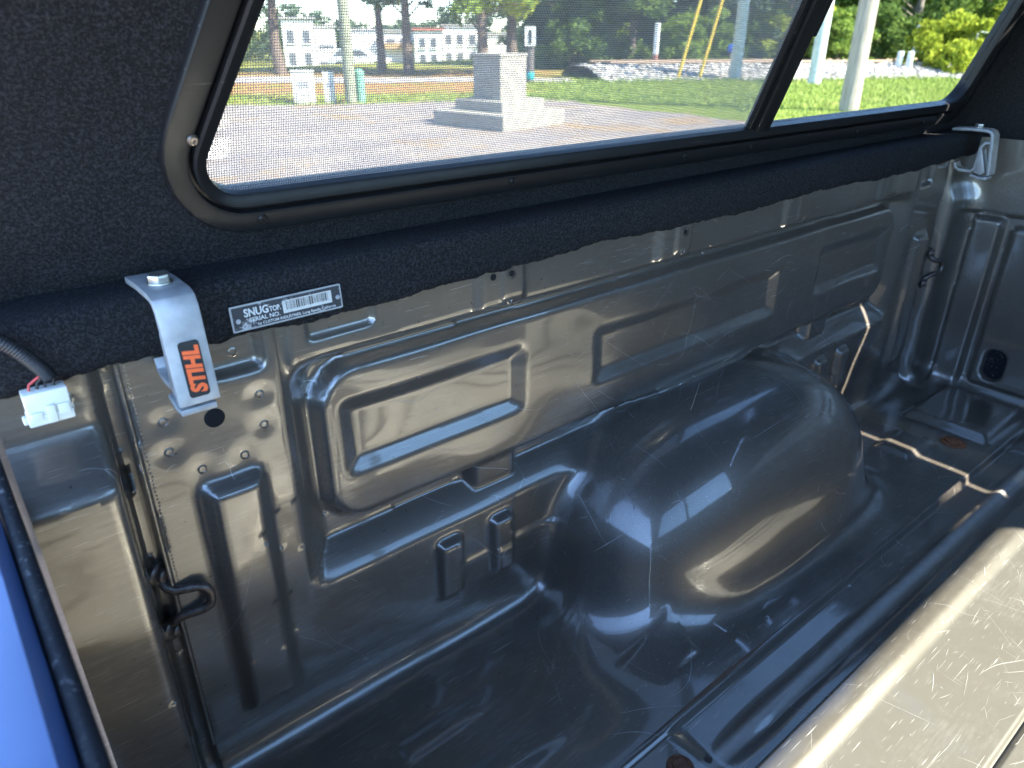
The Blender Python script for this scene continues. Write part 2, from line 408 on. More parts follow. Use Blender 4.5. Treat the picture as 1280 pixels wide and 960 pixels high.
def surface_nets(fn, lo, hi, h):
    n = [int(round((hi[i] - lo[i]) / h)) + 1 for i in range(3)]
    A = [np.linspace(lo[i], lo[i] + h * (n[i] - 1), n[i]) for i in range(3)]
    X, Y, Z = A[0][:, None, None], A[1][None, :, None], A[2][None, None, :]
    D = fn(X, Y, Z)
    sg = D < 0
    c = [sg[i:n[0] - 1 + i, j:n[1] - 1 + j, k:n[2] - 1 + k] for i in (0, 1) for j in (0, 1) for k in (0, 1)]
    cnt = sum(q.astype(np.int8) for q in c)
    act = (cnt > 0) & (cnt < 8)
    idx = np.full(act.shape, -1, dtype=np.int32); ii = np.argwhere(act); idx[act] = np.arange(len(ii))
    V = np.stack([A[k][ii[:, k]] + h * 0.5 for k in range(3)], 1)
    e = h * 0.25
    for _ in range(6):
        d0 = fn(V[:, 0], V[:, 1], V[:, 2])
        G = np.stack([(fn(*(V + e * np.eye(3)[k]).T) - fn(*(V - e * np.eye(3)[k]).T)) / (2 * e) for k in range(3)], 1)
        g2 = np.maximum((G * G).sum(1), 1e-4)
        st = G * (d0 / g2)[:, None]; L = np.linalg.norm(st, axis=1)
        V = V - st * np.minimum(1, 0.6 * h / np.maximum(L, 1e-9))[:, None]
    F = []
    for a in range(3):
        b, c_ = (a + 1) % 3, (a + 2) % 3
        s0 = [slice(None)] * 3; s1 = [slice(None)] * 3
        s0[a] = slice(0, n[a] - 1); s1[a] = slice(1, n[a])
        for q in (b, c_): s0[q] = slice(1, n[q] - 1); s1[q] = slice(1, n[q] - 1)
        x0 = sg[tuple(s0)]; x1 = sg[tuple(s1)]
        pos = np.argwhere(x0 != x1); flip = x0[x0 != x1]
        off = np.zeros(3, int); off[b] = 1; off[c_] = 1
        base = pos + off
        def cell(db, dc):
            p = base.copy(); p[:, b] -= db; p[:, c_] -= dc
            return idx[p[:, 0], p[:, 1], p[:, 2]]
        q = np.stack([cell(1, 1), cell(0, 1), cell(0, 0), cell(1, 0)], 1)
        q[~flip] = q[~flip][:, ::-1]
        F.append(q)
    F = np.concatenate(F); F = F[(F >= 0).all(1)]
    return V, F

truck = empty('pickup_truck', (0.9, 0, GROUND), 'taupe grey pickup truck bed with worn glossy steel side and wheel arch', 'truck')
V, F = surface_nets(bed_d, (0.004, 0.4585, -0.03), (1.96, 0.845, 0.600), 0.005)
side_me = mesh_np('bed_side', V, F[:, ::-1])
side = link('bed_side', side_me, PAINT, truck)
V2 = V.copy(); V2[:, 1] *= -1
side_r = link('bed_side', mesh_np('bed_side', V2, F), PAINT, truck)

# floor between the sides
nx, ny = 330, 520
gx = np.linspace(0.0, 1.955, nx); gy = np.linspace(-0.466, 0.466, ny)
GX, GY = np.meshgrid(gx, gy, indexing='ij')
GZ = floor_z(GX, GY) - 0.0006
def grid_faces(a, b):
    i = np.arange(a - 1)[:, None] * b + np.arange(b - 1)[None, :]; i = i.ravel()
    return np.stack([i, i + b, i + b + 1, i + 1], 1)
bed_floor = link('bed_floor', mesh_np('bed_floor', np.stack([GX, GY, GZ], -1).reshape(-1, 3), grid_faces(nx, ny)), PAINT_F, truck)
# headboard between the sides
gy2 = np.linspace(-0.466, 0.466, 260); gz2 = np.linspace(-0.03, 0.600, 150)
HY, HZ = np.meshgrid(gy2, gz2, indexing='ij')
link('headboard', mesh_np('headboard', np.stack([head_x(HY, HZ), HY, HZ], -1).reshape(-1, 3), grid_faces(260, 150)), PAINT, truck)
pg = rr2(-0.027, 0.027, -0.044, 0.044, 0.025, 8); pgn = len(pg)
MB().add([(XF - 0.002, 0.578 + a, 0.083 + b) for a, b in pg] + [(XF + 0.01, 0.578 + a, 0.083 + b) for a, b in pg], [tuple(range(pgn))[::-1]] + [(i, (i + 1) % pgn, pgn + (i + 1) % pgn, pgn + i) for i in range(pgn)]).obj('grommet', RUBBER, truck)
# outer skin of the bed and the rail caps
for sgn in (1, -1):
    prof = [(0.80, 0.585), (0.83, 0.592), (0.93, 0.592), (0.955, 0.575), (0.965, 0.50), (0.985, 0.30), (0.985, 0.10), (0.955, -0.10), (0.93, -0.33)]
    mb = MB(); nn = len(prof); Vv = []; Ff = []
    for xx in (-0.02, 2.0):
        Vv += [(xx, sgn * p[0], p[1]) for p in prof]
    Ff = [(i, i + 1, nn + i + 1, nn + i) for i in range(nn - 1)]
    mb.add(Vv, Ff).obj('outer_panel', PAINT, truck, smooth=50)
# cab back wall
cb = MB().box((2.10, 0, 0.28), (0.09, 1.48, 1.5), bev=0.03).obj('cab_rear_wall', PAINT, truck, smooth=40)
MB().box((2.052, 0, 0.80), (0.012, 1.25, 0.32), bev=0.004).obj('window', DARKGLASS, cb)
# closed tailgate
tg = MB()
tp = [(-0.085, -0.02), (-0.085, 0.49), (-0.075, 0.520), (-0.060, 0.530), (-0.017, 0.530), (-0.010, 0.522), (-0.010, -0.02)]
tg.prism(tp, -0.69, 0.69, Matrix(((1, 0, 0, 0), (0, 0, 1, 0), (0, 1, 0, 0), (0, 0, 0, 1))))
tailgate = tg.obj('tailgate', GATE_SKYBLUE, truck, smooth=35)
sp = MB(); pts = [(-0.0035, y, 0.522 + 0.0012 * math.sin(y * 40)) for y in np.linspace(-0.70, 0.712, 60)]
sp.tube(pts, 0.0050, 8)
sp.box((-0.005, 0.0, 0.26), (0.008, 1.40, 0.515))
sp.obj('rubber_seal', RUBBER, tailgate, smooth=50)
MB().lathe((-0.0175, 0.50, 0.515), [(0.006, -0.002), (0.006, 0.003), (0.003, 0.006)], (0, 0, 1), 12).obj('bolt', ZINC, tailgate, smooth=40)

# rivets, holes and bolts pressed into the side
def wy(x, z): return float(wall_y(np.array([x]), np.array([z]))[0])
riv_me = MB().lathe((0, 0, 0), [(0.0062, -0.002), (0.0058, 0.0012), (0.0040, 0.0020), (0.0032, 0.0006), (0.0010, 0.0004)], (0, -1, 0), 16).mesh('rivet', 30)
for (x, z) in ((0.130, 0.480), (0.129, 0.448), (0.155, 0.419), (0.198, 0.419), (0.223, 0.446), (0.223, 0.481), (0.207, 0.529), (0.060, 0.533), (0.866 + 0.012, 0.515), (0.545, 0.512), (1.212, 0.512)):
    o = link('rivet', riv_me, PAINT, side, local=True); o.location = (x, wy(x, z) + 0.0002, z); o.scale = (0.9, 0.6, 0.9)
hol_me = MB().lathe((0, 0, 0), [(0.0100, -0.004), (0.0100, 0.0006), (0.0090, 0.0008)], (0, -1, 0), 20).mesh('hole', 30)
for (x, z, r) in ((0.176, 0.470, 1.0), (0.519, 0.547, 0.42), (0.546, 0.547, 0.40), (0.878, 0.545, 0.36)):
    o = link('drilled_hole', hol_me, HOLE, side, local=True); o.location = (x, wy(x, z) - 0.0002, z); o.scale = (r, 1, r)
ring_me = MB().lathe((0, 0, 0), [(0.0078, -0.001), (0.0074, 0.0016), (0.0056, 0.0016), (0.0052, -0.001)], (0, -1, 0), 20).mesh('threaded_insert', 30)
for (x, z) in ((0.546, 0.547), (0.878, 0.545)):
    o = link('threaded_insert', ring_me, STEEL, side, local=True); o.location = (x, wy(x, z), z)
# spot welded seam down the plate edge
sm = MB()
zz = np.linspace(0.06, 0.55, 120)
sm.tube([(0.1022, wy(0.106, z) - 0.0008 + random.uniform(-.0004, .0004), z) for z in zz], 0.0019, 6)
sm.obj('sheet_edge', PAINT, side, smooth=60)
ws = MB()
for k in range(58):
    z = 0.30 + k * 0.0043
    ws.lathe((0.109 + random.uniform(-.0006, .0006), wy(0.112, z) + 0.0006, z), [(0.0016, -0.001), (0.0013, 0.0009), (0.0004, 0.0012)], (0, -1, 0), 6)
tag(ws.obj('weld_beads', PAINT, side, smooth=60), kind='stuff')

def tie_down(x, yb, z, sgn, name='tie_down'):
    t = MB()
    P_ = [(0.000, 0.002, 0.034), (0.003, -0.008, 0.026), (0.010, -0.012, 0.0215), (0.020, -0.015, 0.021), (0.030, -0.018, 0.0205), (0.0365, -0.020, 0.017), (0.0395, -0.021, 0.010),
          (0.0395, -0.021, 0.000), (0.0370, -0.020, -0.007), (0.0310, -0.018, -0.0105), (0.0200, -0.015, -0.0115), (0.010, -0.012, -0.012), (0.003, -0.008, -0.018), (0.000, 0.002, -0.027)]
    t.tube([(x + sgn * a, yb + b, z + c) for a, b, c in P_], 0.0052, 12)
    o = t.obj(name, STEEL, truck, smooth=60)
    for dz in (0.040, -0.034):
        MB().lathe((x, yb, z + dz), [(0.0125, -0.004), (0.0125, 0.001), (0.0105, 0.0028), (0.0075, 0.003), (0.0072, 0.008), (0.0055, 0.0095), (0.002, 0.0095)], (sgn * 0.55, -0.8, 0), 16).obj('bolt', STEEL, o, smooth=35)
    return o
tie_down(0.094, 0.762, 0.272, 1)
tie_down(1.834, 0.752, 0.300, 1)
# floor bolts
def floor_bolt(x, y, r, mat):
    z = float(floor_z(np.array([x]), np.array([y]))[0])
    b = MB().lathe((x, y, z), [(r, -0.002), (r, 0.0012), (r * 0.92, 0.0026), (r * 0.62, 0.0028), (r * 0.58, 0.0056), (r * 0.40, 0.0072), (r * 0.16, 0.0066)], (0, 0, 1), 24)
    return b.obj('floor_bolt', mat, truck, smooth=35)
floor_bolt(0.545, 0.412, 0.017, RUST); floor_bolt(0.583, 0.398, 0.0055, STEEL); floor_bolt(1.628, 0.530, 0.026, RUST)

# fine scratches scored into the paint
def scratch_mesh(n, seed, start, project, normal, lmin, lmax):
    rs = np.random.default_rng(seed); Vv = []; Ff = []
    for k in range(n):
        p, t = start(np.random.default_rng(seed * 1000 + k // 6)); p = p + rs.normal(size=3) * np.array([0.05, 0.03, 0.03]); t = t + rs.normal(size=3) * 0.35; L = lmin * (lmax / lmin) ** (rs.uniform() ** 1.6); m_ = max(4, int(L / 0.006)); turn = rs.normal(0, 2.0); wid = 0.00010 + 0.00030 * rs.uniform() ** 2.2
        row = []
        nv = normal(p)
        for j in range(m_):
            p = project(p); nv = normal(p)
            t = t - nv * (t @ nv); t /= np.linalg.norm(t) + 1e-9
            sd = np.cross(nv, t); ww = wid * min(1, 0.15 + 3 * min(j, m_ - 1 - j) / m_)
            row.append((p + nv * 0.00025 + sd * ww, p + nv * 0.00025 - sd * ww))
            turn += rs.normal(0, 4.0); turn *= 0.9
            a = turn * 0.006; t = t * math.cos(a) + sd * math.sin(a); p = p + t * (L / m_)
        b = len(Vv)
        for a_, c_ in row: Vv += [a_, c_]
        Ff += [(b + 2 * j, b + 2 * j + 1, b + 2 * j + 3, b + 2 * j + 2) for j in range(m_ - 1)]
    return mesh_np('scratches', np.array(Vv), np.array(Ff), True)
def bed_n(p):
    e = 0.0008; E = np.eye(3) * e; Q = np.concatenate([p + E, p - E]); d = bed_d(Q[:, 0], Q[:, 1], Q[:, 2]); g = d[:3] - d[3:]; return g / (np.linalg.norm(g) + 1e-9)
def bed_p(p):
    for _ in range(1):
        d = float(bed_d(p[0:1], p[1:2], p[2:3])[0]); p = p - bed_n(p) * d * 0.9
    return p
def side_start(rs):
    u = rs.uniform(); th = rs.normal(0.25, 0.7)
    if u < 0.55:
        x = rs.uniform(0.1, 1.85); z = rs.uniform(0.05, 0.50); p = np.array([x, wy(x, z), z]); t = np.array([math.cos(th), 0, math.sin(th)])
    elif u < 0.80:
        p = np.array([rs.uniform(0.70, 1.28), rs.uniform(0.56, 0.70), rs.uniform(0.08, 0.27)]); t = rs.normal(size=3)
    else:
        p = np.array([rs.uniform(0.3, 1.8), rs.uniform(0.47, 0.70), 0.0]); t = np.array([math.cos(th * 2), math.sin(th * 2), 0])
    return p, t
def fl_n(p): return np.array([0.0, 0.0, 1.0])
def fl_p(p): p = p.copy(); p[2] = float(floor_z(p[0:1], p[1:2])[0]) - 0.0004; return p
def fl_start(rs):
    th = rs.normal(0.1, 0.35) if rs.uniform() < 0.6 else rs.uniform(0, 3.14); y = rs.uniform(-0.1, 0.44) if rs.uniform() < 0.3 else rs.uniform(0.02, 0.31)
    return np.array([rs.uniform(0.5, 1.75), y, 0.0]), np.array([math.cos(th), math.sin(th), 0])
SCR = simple('bare scratched primer', (0.46, 0.45, 0.43), 0.5, 0.2, var=0.3, scale=60)
tag(link('scratches', scratch_mesh(380, 3, side_start, bed_p, bed_n, 0.006, 0.20), SCR, side), kind='stuff')
tag(link('scratches', scratch_mesh(460, 5, fl_start, fl_p, fl_n, 0.006, 0.13), SCR, bed_floor), kind='stuff')

# ================================================================== THE CAP
AL = R_(20); P0 = Vector((0, 0.800, 0.610))
def wp(x, s, t=0.0, sgn=1):      # point on the sloping cap side: station, distance up the slope, height towards the inside
    y = P0.y - s * math.sin(AL) - t * math.cos(AL); z = P0.z + s * math.cos(AL) - t * math.sin(AL)
    return Vector((x, sgn * y, z))
cap = empty('truck_cap', (0.95, 0, 0.60), 'black felt lined canopy shell over the truck bed with framed side windows', 'canopy')
ST = 0.590                       # top of the flat side
XR, XW = -0.02, 1.968            # rear and front end of the shell

def round_poly(pts, rad, per=10, edge=14):
    n = len(pts); out = []
    for i in range(n):
        p = Vector(pts[i]); a = Vector(pts[i - 1]); b = Vector(pts[(i + 1) % n])
        da = (a - p).normalized(); db = (b - p).normalized()
        ang = da.angle(db); d = rad[i] / math.tan(ang / 2)
        c = p + (da + db).normalized() * (rad[i] / math.sin(ang / 2))
        t0 = p + da * d; t1 = p + db * d
        v0 = t0 - c; v1 = t1 - c
        sgn = 1 if (v0.x * v1.y - v0.y * v1.x) > 0 else -1
        th = math.acos(max(-1, min(1, v0.normalized().dot(v1.normalized()))))
        for k in range(per + 1):
            a_ = sgn * th * k / per; ca, sa = math.cos(a_), math.sin(a_)
            out.append(c + Vector((v0.x * ca - v0.y * sa, v0.x * sa + v0.y * ca)))
        # subdivide the straight to the next corner
        pn = Vector(pts[(i + 1) % n]); an = p; bn = Vector(pts[(i + 2) % n])
        dan = (an - pn).normalized(); dbn = (bn - pn).normalized()
        t2 = pn + dan * (rad[(i + 1) % n] / math.tan(dan.angle(dbn) / 2))
        for k in range(1, edge): out.append(t1.lerp(t2, k / edge))
    return out
OUT = [(0.136, 0.030), (1.888, 0.019), (1.912, 0.545), (0.337, 0.545)]
INN = [(0.198, 0.071), (1.848, 0.064), (1.838, 0.513), (0.378, 0.513)]
LO = round_poly(OUT, (0.085, 0.055, 0.06, 0.06)); LI = round_poly(INN, (0.032, 0.045, 0.04, 0.04))
NL = len(LO)

def cap_side(sgn):
    # felt panel with the window opening cut out
    bm = bmesh.new()
    o = [(XR, -0.035), (XW, -0.035), (XW, ST), (XR, ST)]
    # sample the outer rectangle with as many points as the loop so the two can be bridged
    hole = [LO[i].lerp(LI[i], 0.12) for i in range(NL)]
    c = Vector((1.0, 0.26)); rect = []
    for p in hole:
        d = (p - c); ts = []
        for (lo, hi, q, dd) in ((XR, XW, c.x, d.x), (-0.035, ST, c.y, d.y)):
            if dd > 1e-9: ts.append((hi - q) / dd)
            elif dd < -1e-9: ts.append((lo - q) / dd)
        rect.append(c + d * min(ts))
    vo_ = [bm.verts.new(wp(p.x, p.y, 0, sgn)) for p in rect]
    vi_ = [bm.verts.new(wp(p.x, p.y, 0, sgn)) for p in hole]
    for i in range(NL):
        j = (i + 1) % NL; bm.faces.new((vo_[i], vo_[j], vi_[j], vi_[i]))
    # corners of the rectangle
    for cx_, cy_ in o:
        k = min(range(NL), key=lambda i: (rect[i] - Vector((cx_, cy_))).length)
        a, b = k, (k + 1) % NL
        if (rect[(k - 1) % NL] - Vector((cx_, cy_))).length < (rect[b] - Vector((cx_, cy_))).length: a, b = (k - 1) % NL, k
        vo_[a].co = vo_[a].co
        q = bm.verts.new(wp(cx_, cy_, 0, sgn))
        try: bm.faces.new((vo_[a], q, vo_[b]))
        except Exception: pass
    bmesh.ops.subdivide_edges(bm, edges=[e for e in bm.edges if e.calc_length() > 0.06], cuts=3, use_grid_fill=True)
    bmesh.ops.recalc_face_normals(bm, faces=bm.faces[:])
    me = bpy.data.meshes.new('side_liner'); bm.to_mesh(me); bm.free()
    link('side_liner', me, CARPET, cap)
    # frame: lofted ring
    fr = MB()
    prof = [(0.0, 0.0), (0.02, 0.0055), (0.06, 0.0075), (0.50, 0.0085), (0.56, 0.0075), (0.58, -0.001), (0.66, -0.001), (0.68, 0.0072), (0.74, 0.0085), (0.93, 0.0055), (1.0, 0.003), (1.0, -0.0125), (0.9, -0.024), (0.1, -0.024), (0.0, -0.012)]
    Vv = []; K = len(prof)
    for (t, hgt) in prof: Vv += [wp(*(LO[i].lerp(LI[i], t)), hgt, sgn) for i in range(NL)]
    Ff = [(a * NL + i, a * NL + (i + 1) % NL, ((a + 1) % K) * NL + (i + 1) % NL, ((a + 1) % K) * NL + i) for a in range(K) for i in range(NL)]
    frame = fr.add(Vv, Ff).obj('window_frame', FRAME, cap, smooth=40)
    # frame screws
    if sgn > 0:
        sc = MB().lathe((0, 0, 0), [(0.0052, -0.001), (0.0050, 0.0016), (0.0036, 0.0030), (0.0016, 0.0030), (0.0014, 0.0016)], (0, -math.cos(AL), -math.sin(AL)), 14).mesh('screw', 30)
        sc_dark = sc.copy()
        for (x, s) in ((0.201, 0.131), (0.262, 0.045), (0.575, 0.044), (0.906, 0.041), (1.075, 0.040), (1.42, 0.036), (1.70, 0.034), (0.248, 0.262)):
            o_ = link('screw', sc if x == 0.201 else sc_dark, STEEL if x == 0.201 else FRAME, frame, local=True); o_.location = wp(x, s, 0.0078)
    # glass
    def pane(x0, x1, t, name='glass'):
        poly = [p for p in LI]
        q = []
        for p in poly:
            q.append(Vector((min(max(p.x, x0), x1), p.y)))
        b = MB(); n = len(q)
        b.add([wp(p.x, p.y, t, sgn) for p in q] + [wp(p.x, p.y, t - 0.003, sgn) for p in q],
              [tuple(range(n)), tuple(range(n, 2 * n))[::-1]] + [(i, (i + 1) % n, n + (i + 1) % n, n + i) for i in range(n)])
        me = b.mesh(name); bm = bmesh.new(); bm.from_mesh(me); bmesh.ops.remove_doubles(bm, verts=bm.verts, dist=1e-5)
        bmesh.ops.dissolve_degenerate(bm, edges=bm.edges, dist=1e-5); bm.to_mesh(me); bm.free()
        return link(name, me, GLASS, cap)
    pane(0.0, 1.075, -0.0120); pane(1.075, 3.0, -0.0085)
    # divider posts, handle rail and screen edge
    def bar(x0, x1, s0, s1, t0, t1, name, mat, bev=0.0015, par=None):
        V_ = [wp(x, s, t, sgn) for x in (x0, x1) for s in (s0, s1) for t in (t0, t1)]
        F_ = [(0, 1, 3, 2), (4, 6, 7, 5), (0, 4, 5, 1), (2, 3, 7, 6), (0, 2, 6, 4), (1, 5, 7, 3)]
        return MB().add(V_, F_).obj(name, mat, par or cap, bevel=bev, smooth=35)
    dx = 0.0 if sgn > 0 else -0.10
    post = bar(1.073 + dx, 1.109 + dx, 0.062, 0.516, -0.012, 0.007, 'divider_post', FRAME)
    bar(1.058 + dx, 1.0725 + dx, 0.064, 0.516, -0.010, 0.002, 'sliding_rail', FRAME)
    bar(1.1095 + dx, 1.124 + dx, 0.208, 0.40, -0.009, 0.004, 'latch_strip', FRAME)
    # insect screen of woven threads
    sx0, sx1, s0, s1 = 0.190, 1.060, 0.066, 0.514
    def left_x(s): return 0.198 + (0.378 - 0.198) * (s - 0.071) / (0.513 - 0.071) - 0.004
    if sgn > 0:
        pitch = 0.00235; r = 0.00033
        Vv = []; Ff = []
        def thread(p, q, tt):
            a = wp(p[0], p[1], tt, sgn); b = wp(q[0], q[1], tt, sgn)
            d = (b - a).normalized(); nrm = Vector((0, -math.cos(AL), -math.sin(AL))); sd = d.cross(nrm) * r; nn = nrm * r
            k = len(Vv)
            Vv.extend([a + sd, a + nn, a - sd, a - nn, b + sd, b + nn, b - sd, b - nn])
            Ff.extend([(k, k + 1, k + 5, k + 4), (k + 1, k + 2, k + 6, k + 5), (k + 2, k + 3, k + 7, k + 6), (k + 3, k, k + 4, k + 7)])
        x = sx0
        while x < sx1:
            st = s1
            if x < 0.378: st = 0.071 + (x + 0.004 - 0.198) / (0.378 - 0.198) * (0.513 - 0.071)
            if st > s0 + 0.003: thread((x, s0), (x, st), -0.0060)
            x += pitch
        s_ = s0
        while s_ < s1:
            thread((max(sx0, left_x(s_)), s_), (sx1, s_), -0.0056); s_ += pitch
        tag(MB().add(Vv, Ff).obj('insect_screen', simple('grey screen thread', (0.20, 0.20, 0.21), 0.6), cap), kind='stuff')
cap_side(1); cap_side(-1)

# bottom rail of the cap, felt covered, with a ragged lower edge
def cap_rail(sgn):
    prof = [(0.752, 0.560), (0.741, 0.556), (0.736, 0.559), (0.7345, 0.568), (0.7335, 0.585), (0.7335, 0.600), (0.7355, 0.6075), (0.742, 0.6105), (0.760, 0.6110), (0.785, 0.6095), (0.805, 0.6085)]
    xs = np.linspace(XR, XW - 0.01, 500)
    Vv = []; K = len(prof)
    ph = [random.uniform(0, 6.28) for _ in range(6)]; wk = 0.0
    for x in xs:
        wk = wk * 0.86 + random.gauss(0, 0.0006); drop = wk + 0.0006 * math.sin(x * 97 + ph[0] + 3 * math.sin(x * 13)) + 0.0022 * math.sin(x * 11 + ph[2]) + random.uniform(-.0007, .0007)
        low = -0.010 * (1 - min(1, max(0, (x - 0.02) / 0.16))) - 0.008 * max(0, 1 - abs(x - 0.30) / 0.22)
        bul = 0.0035 * math.sin(x * 7 + ph[3]) + 0.0012 * math.sin(x * 41)
        for i, (y, z) in enumerate(prof):
            wgt = 1.0 if i < 3 else max(0, 1 - (i - 2) * 0.4)
            Vv.append((x, sgn * (y - bul * (0.4 if i in (3, 4, 5) else 0.1)), z + (drop + low) * wgt))
    n = len(xs)
    F_ = [(a * K + i, a * K + i + 1, (a + 1) * K + i + 1, (a + 1) * K + i) for a in range(n - 1) for i in range(K - 1)]
    MB().add(Vv, F_).obj('bottom_rail', CARPET, cap, smooth=60)
cap_rail(1); cap_rail(-1)
# roof
tpY, tpZ = wp(0, ST).y, wp(0, ST).z
prof = [(tpY, tpZ), (tpY - 0.022, tpZ + 0.030), (tpY - 0.060, tpZ + 0.052), (tpY - 0.13, tpZ + 0.066), (0.3, tpZ + 0.085), (0.0, tpZ + 0.095)]
prof = prof + [(-y, z) for (y, z) in prof[-2::-1]]
xs = np.linspace(XR, XW + 0.004, 24); K = len(prof)
MB().add([(x, y, z) for x in xs for (y, z) in prof], [(a * K + i, a * K + i + 1, (a + 1) * K + i + 1, (a + 1) * K + i) for a in range(23) for i in range(K - 1)]).obj('roof', CARPET, cap, smooth=60)
# front end: felt wall with a window and the thin unsealed gap under the roof
SLOT0, SLOT1 = 1.0775, 1.0965
fw = MB()
def quad(b, y0, y1, z0, z1, x=XW): b.add([(x, y0, z0), (x, y1, z0), (x, y1, z1), (x, y0, z1)], [(0, 1, 2, 3)])
def side_y(z): return P0.y - (z - P0.z) * math.tan(AL) + 0.006
def band(z0, z1, n=3):
    for k in range(n):
        a = z0 + (z1 - z0) * k / n; b = z0 + (z1 - z0) * (k + 1) / n
        fw.add([(XW, -side_y(a), a), (XW, side_y(a), a), (XW, side_y(b), b), (XW, -side_y(b), b)], [(0, 1, 2, 3)])
band(0.52, 0.685)
for sg_ in (1, -1):
    fw.add([(XW, sg_ * 0.52, 0.685), (XW, sg_ * side_y(0.685), 0.685), (XW, sg_ * side_y(0.93), 0.93), (XW, sg_ * 0.52, 0.93)], [(0, 1, 2, 3)])
band(0.93, SLOT0)
fw.add([(XW, 0.60, SLOT0), (XW, side_y(SLOT0), SLOT0), (XW, side_y(SLOT1), SLOT1), (XW, 0.60, SLOT1)], [(0, 1, 2, 3)])
fw.add([(XW, -0.60, SLOT0), (XW, -side_y(SLOT0), SLOT0), (XW, -side_y(SLOT1), SLOT1), (XW, -0.60, SLOT1)], [(0, 1, 2, 3)])
tv = [(y, z) for (y, z) in prof]
fw.add([(XW, side_y(SLOT1), SLOT1)] + [(XW, y, z) for (y, z) in tv] + [(XW, -side_y(SLOT1), SLOT1)], [tuple(range(len(tv) + 2))])
fw.add([(XW, 0.03, SLOT0), (XW, 0.34, SLOT0), (XW, 0.34, SLOT1), (XW, 0.03, SLOT1)], [(0, 1, 2, 3)])  # added infill closes part of the gap to cut the sun sliver short
fw.obj('front_liner', CARPET, cap)
MB().box((XW + 0.0055, 0, 0.8075), (0.006, 1.16, 0.36)).obj('front_glass', DARKGLASS, cap)
# lifted rear hatch
ht = MB(); HA = R_(48); hx, hz = -0.03, tpZ + 0.08
hd = Vector((-math.cos(HA), 0, math.sin(HA))); hn = Vector((math.sin(HA), 0, math.cos(HA)))
def hp(u, y, t): return Vector((hx, 0, hz)) + hd * u + Vector((0, y, 0)) + hn * t
def hbar(b, u0, u1, y0, y1):
    b.add([hp(u, y, t) for u in (u0, u1) for y in (y0, y1) for t in (0, 0.022)], [(0, 1, 3, 2), (4, 6, 7, 5), (0, 4, 5, 1), (2, 3, 7, 6), (0, 2, 6, 4), (1, 5, 7, 3)])
hbar(ht, 0, 0.06, -0.60, 0.60); hbar(ht, 0.52, 0.58, -0.66, 0.66); hbar(ht, 0.0602, 0.5198, -0.62, -0.56); hbar(ht, 0.0602, 0.5198, 0.56, 0.62)
hatch = ht.obj('rear_hatch', FRAME, cap)
MB().add([hp(u, y, 0.010) for u, y in ((0.058, -0.562), (0.058, 0.562), (0.522, 0.562), (0.522, -0.562))], [(0, 1, 2, 3)]).obj('hatch_glass', GLASS, hatch)

# serial plate on the rail
def text_obj(body, size, M_, mat, parent, name, bold=0.0, shear=0.0, sx=1.0, ext=0.00005, align='LEFT'):
    cu = bpy.data.curves.new(name, 'FONT'); cu.body = body; cu.size = size; cu.offset = bold; cu.shear = shear
    cu.extrude = ext; cu.align_x = align; cu.align_y = 'BOTTOM_BASELINE'; cu.resolution_u = 4
    o = bpy.data.objects.new(name, cu); col.objects.link(o)
    dg = bpy.context.evaluated_depsgraph_get(); me = bpy.data.meshes.new_from_object(o.evaluated_get(dg)); bpy.data.objects.remove(o)
    me.name = name
    me.transform(M_ @ Matrix.Diagonal((sx, 1, 1, 1)))
    return link(name, me, mat, parent)
def face_matrix(org, right, up):
    r = Vector(right).normalized(); u = Vector(up); u = (u - r * u.dot(r)).normalized(); n = r.cross(u)
    return Matrix(((r.x, u.x, n.x, org[0]), (r.y, u.y, n.y, org[1]), (r.z, u.z, n.z, org[2]), (0, 0, 0, 1)))
PM = face_matrix((0.2000, 0.7255, 0.5618), (1, 0.004, 0.0015), (0, 0.10, 1))
PW, PH = 0.112, 0.0245
plate = MB().prism(rr2(0, PW, 0, PH, 0.0012), -0.0008, 0.0, PM).obj('serial_plate', ALU, cap)
def inkmat():
    s = NT('worn black plate ink'); nz = s.noise(420, 4, 0.7); msk = s.ramp(s.math('MULTIPLY_ADD', s.noise(60, 3), 0.6, s.math('MULTIPLY', nz, 0.5)), [(0.60, 0.0), (0.66, 1.0)])
    s.bsdf(Base_Color=s.mix(msk, (0.03, 0.031, 0.036), (0.42, 0.42, 0.42)), Roughness=0.5); return s.m
INK = inkmat()
MB().prism(rr2(0.0016, PW - 0.0016, 0.0016, PH - 0.0016, 0.0008), 0.0001, 0.0003, PM).obj('black_field', INK, plate)
def plate_text(body, x, y, size, width, bold=0.0, name='lettering', mat=WHITEINK):
    o = text_obj(body, size, Matrix.Identity(4), mat, plate, name, bold)
    xs_ = [v.co.x for v in o.data.vertices]; k = width / (max(xs_) - min(xs_))
    o.data.transform(PM @ Matrix.Translation((x, y, 0.0005)) @ Matrix.Diagonal((k, 1, 1, 1)) @ Matrix.Translation((-min(xs_), 0, 0))); return o
plate_text('SNUG', 0.0125, 0.0128, 0.0104, 0.0235, 0.0003); plate_text('TOP.', 0.0368, 0.0128, 0.0070, 0.0112, 0.0002)
plate_text('SERIAL NO.', 0.0165, 0.0072, 0.0056, 0.0300, 0.0001)
plate_text('by CUSTOM INDUSTRIES, Long Beach, California', 0.0240, 0.0028, 0.0036, 0.0800, 0.00004)
MB().add([PM @ Vector(p) for p in ((0.0500, 0.0078, 0.0005), (0.1010, 0.0078, 0.0005), (0.1010, 0.0200, 0.0005), (0.0500, 0.0200, 0.0005))], [(0, 1, 2, 3)]).obj('barcode_label', simple('barcode paper', (0.58, 0.57, 0.53), 0.55, var=0.1, scale=200), plate)
bc = MB(); x = 0.0535
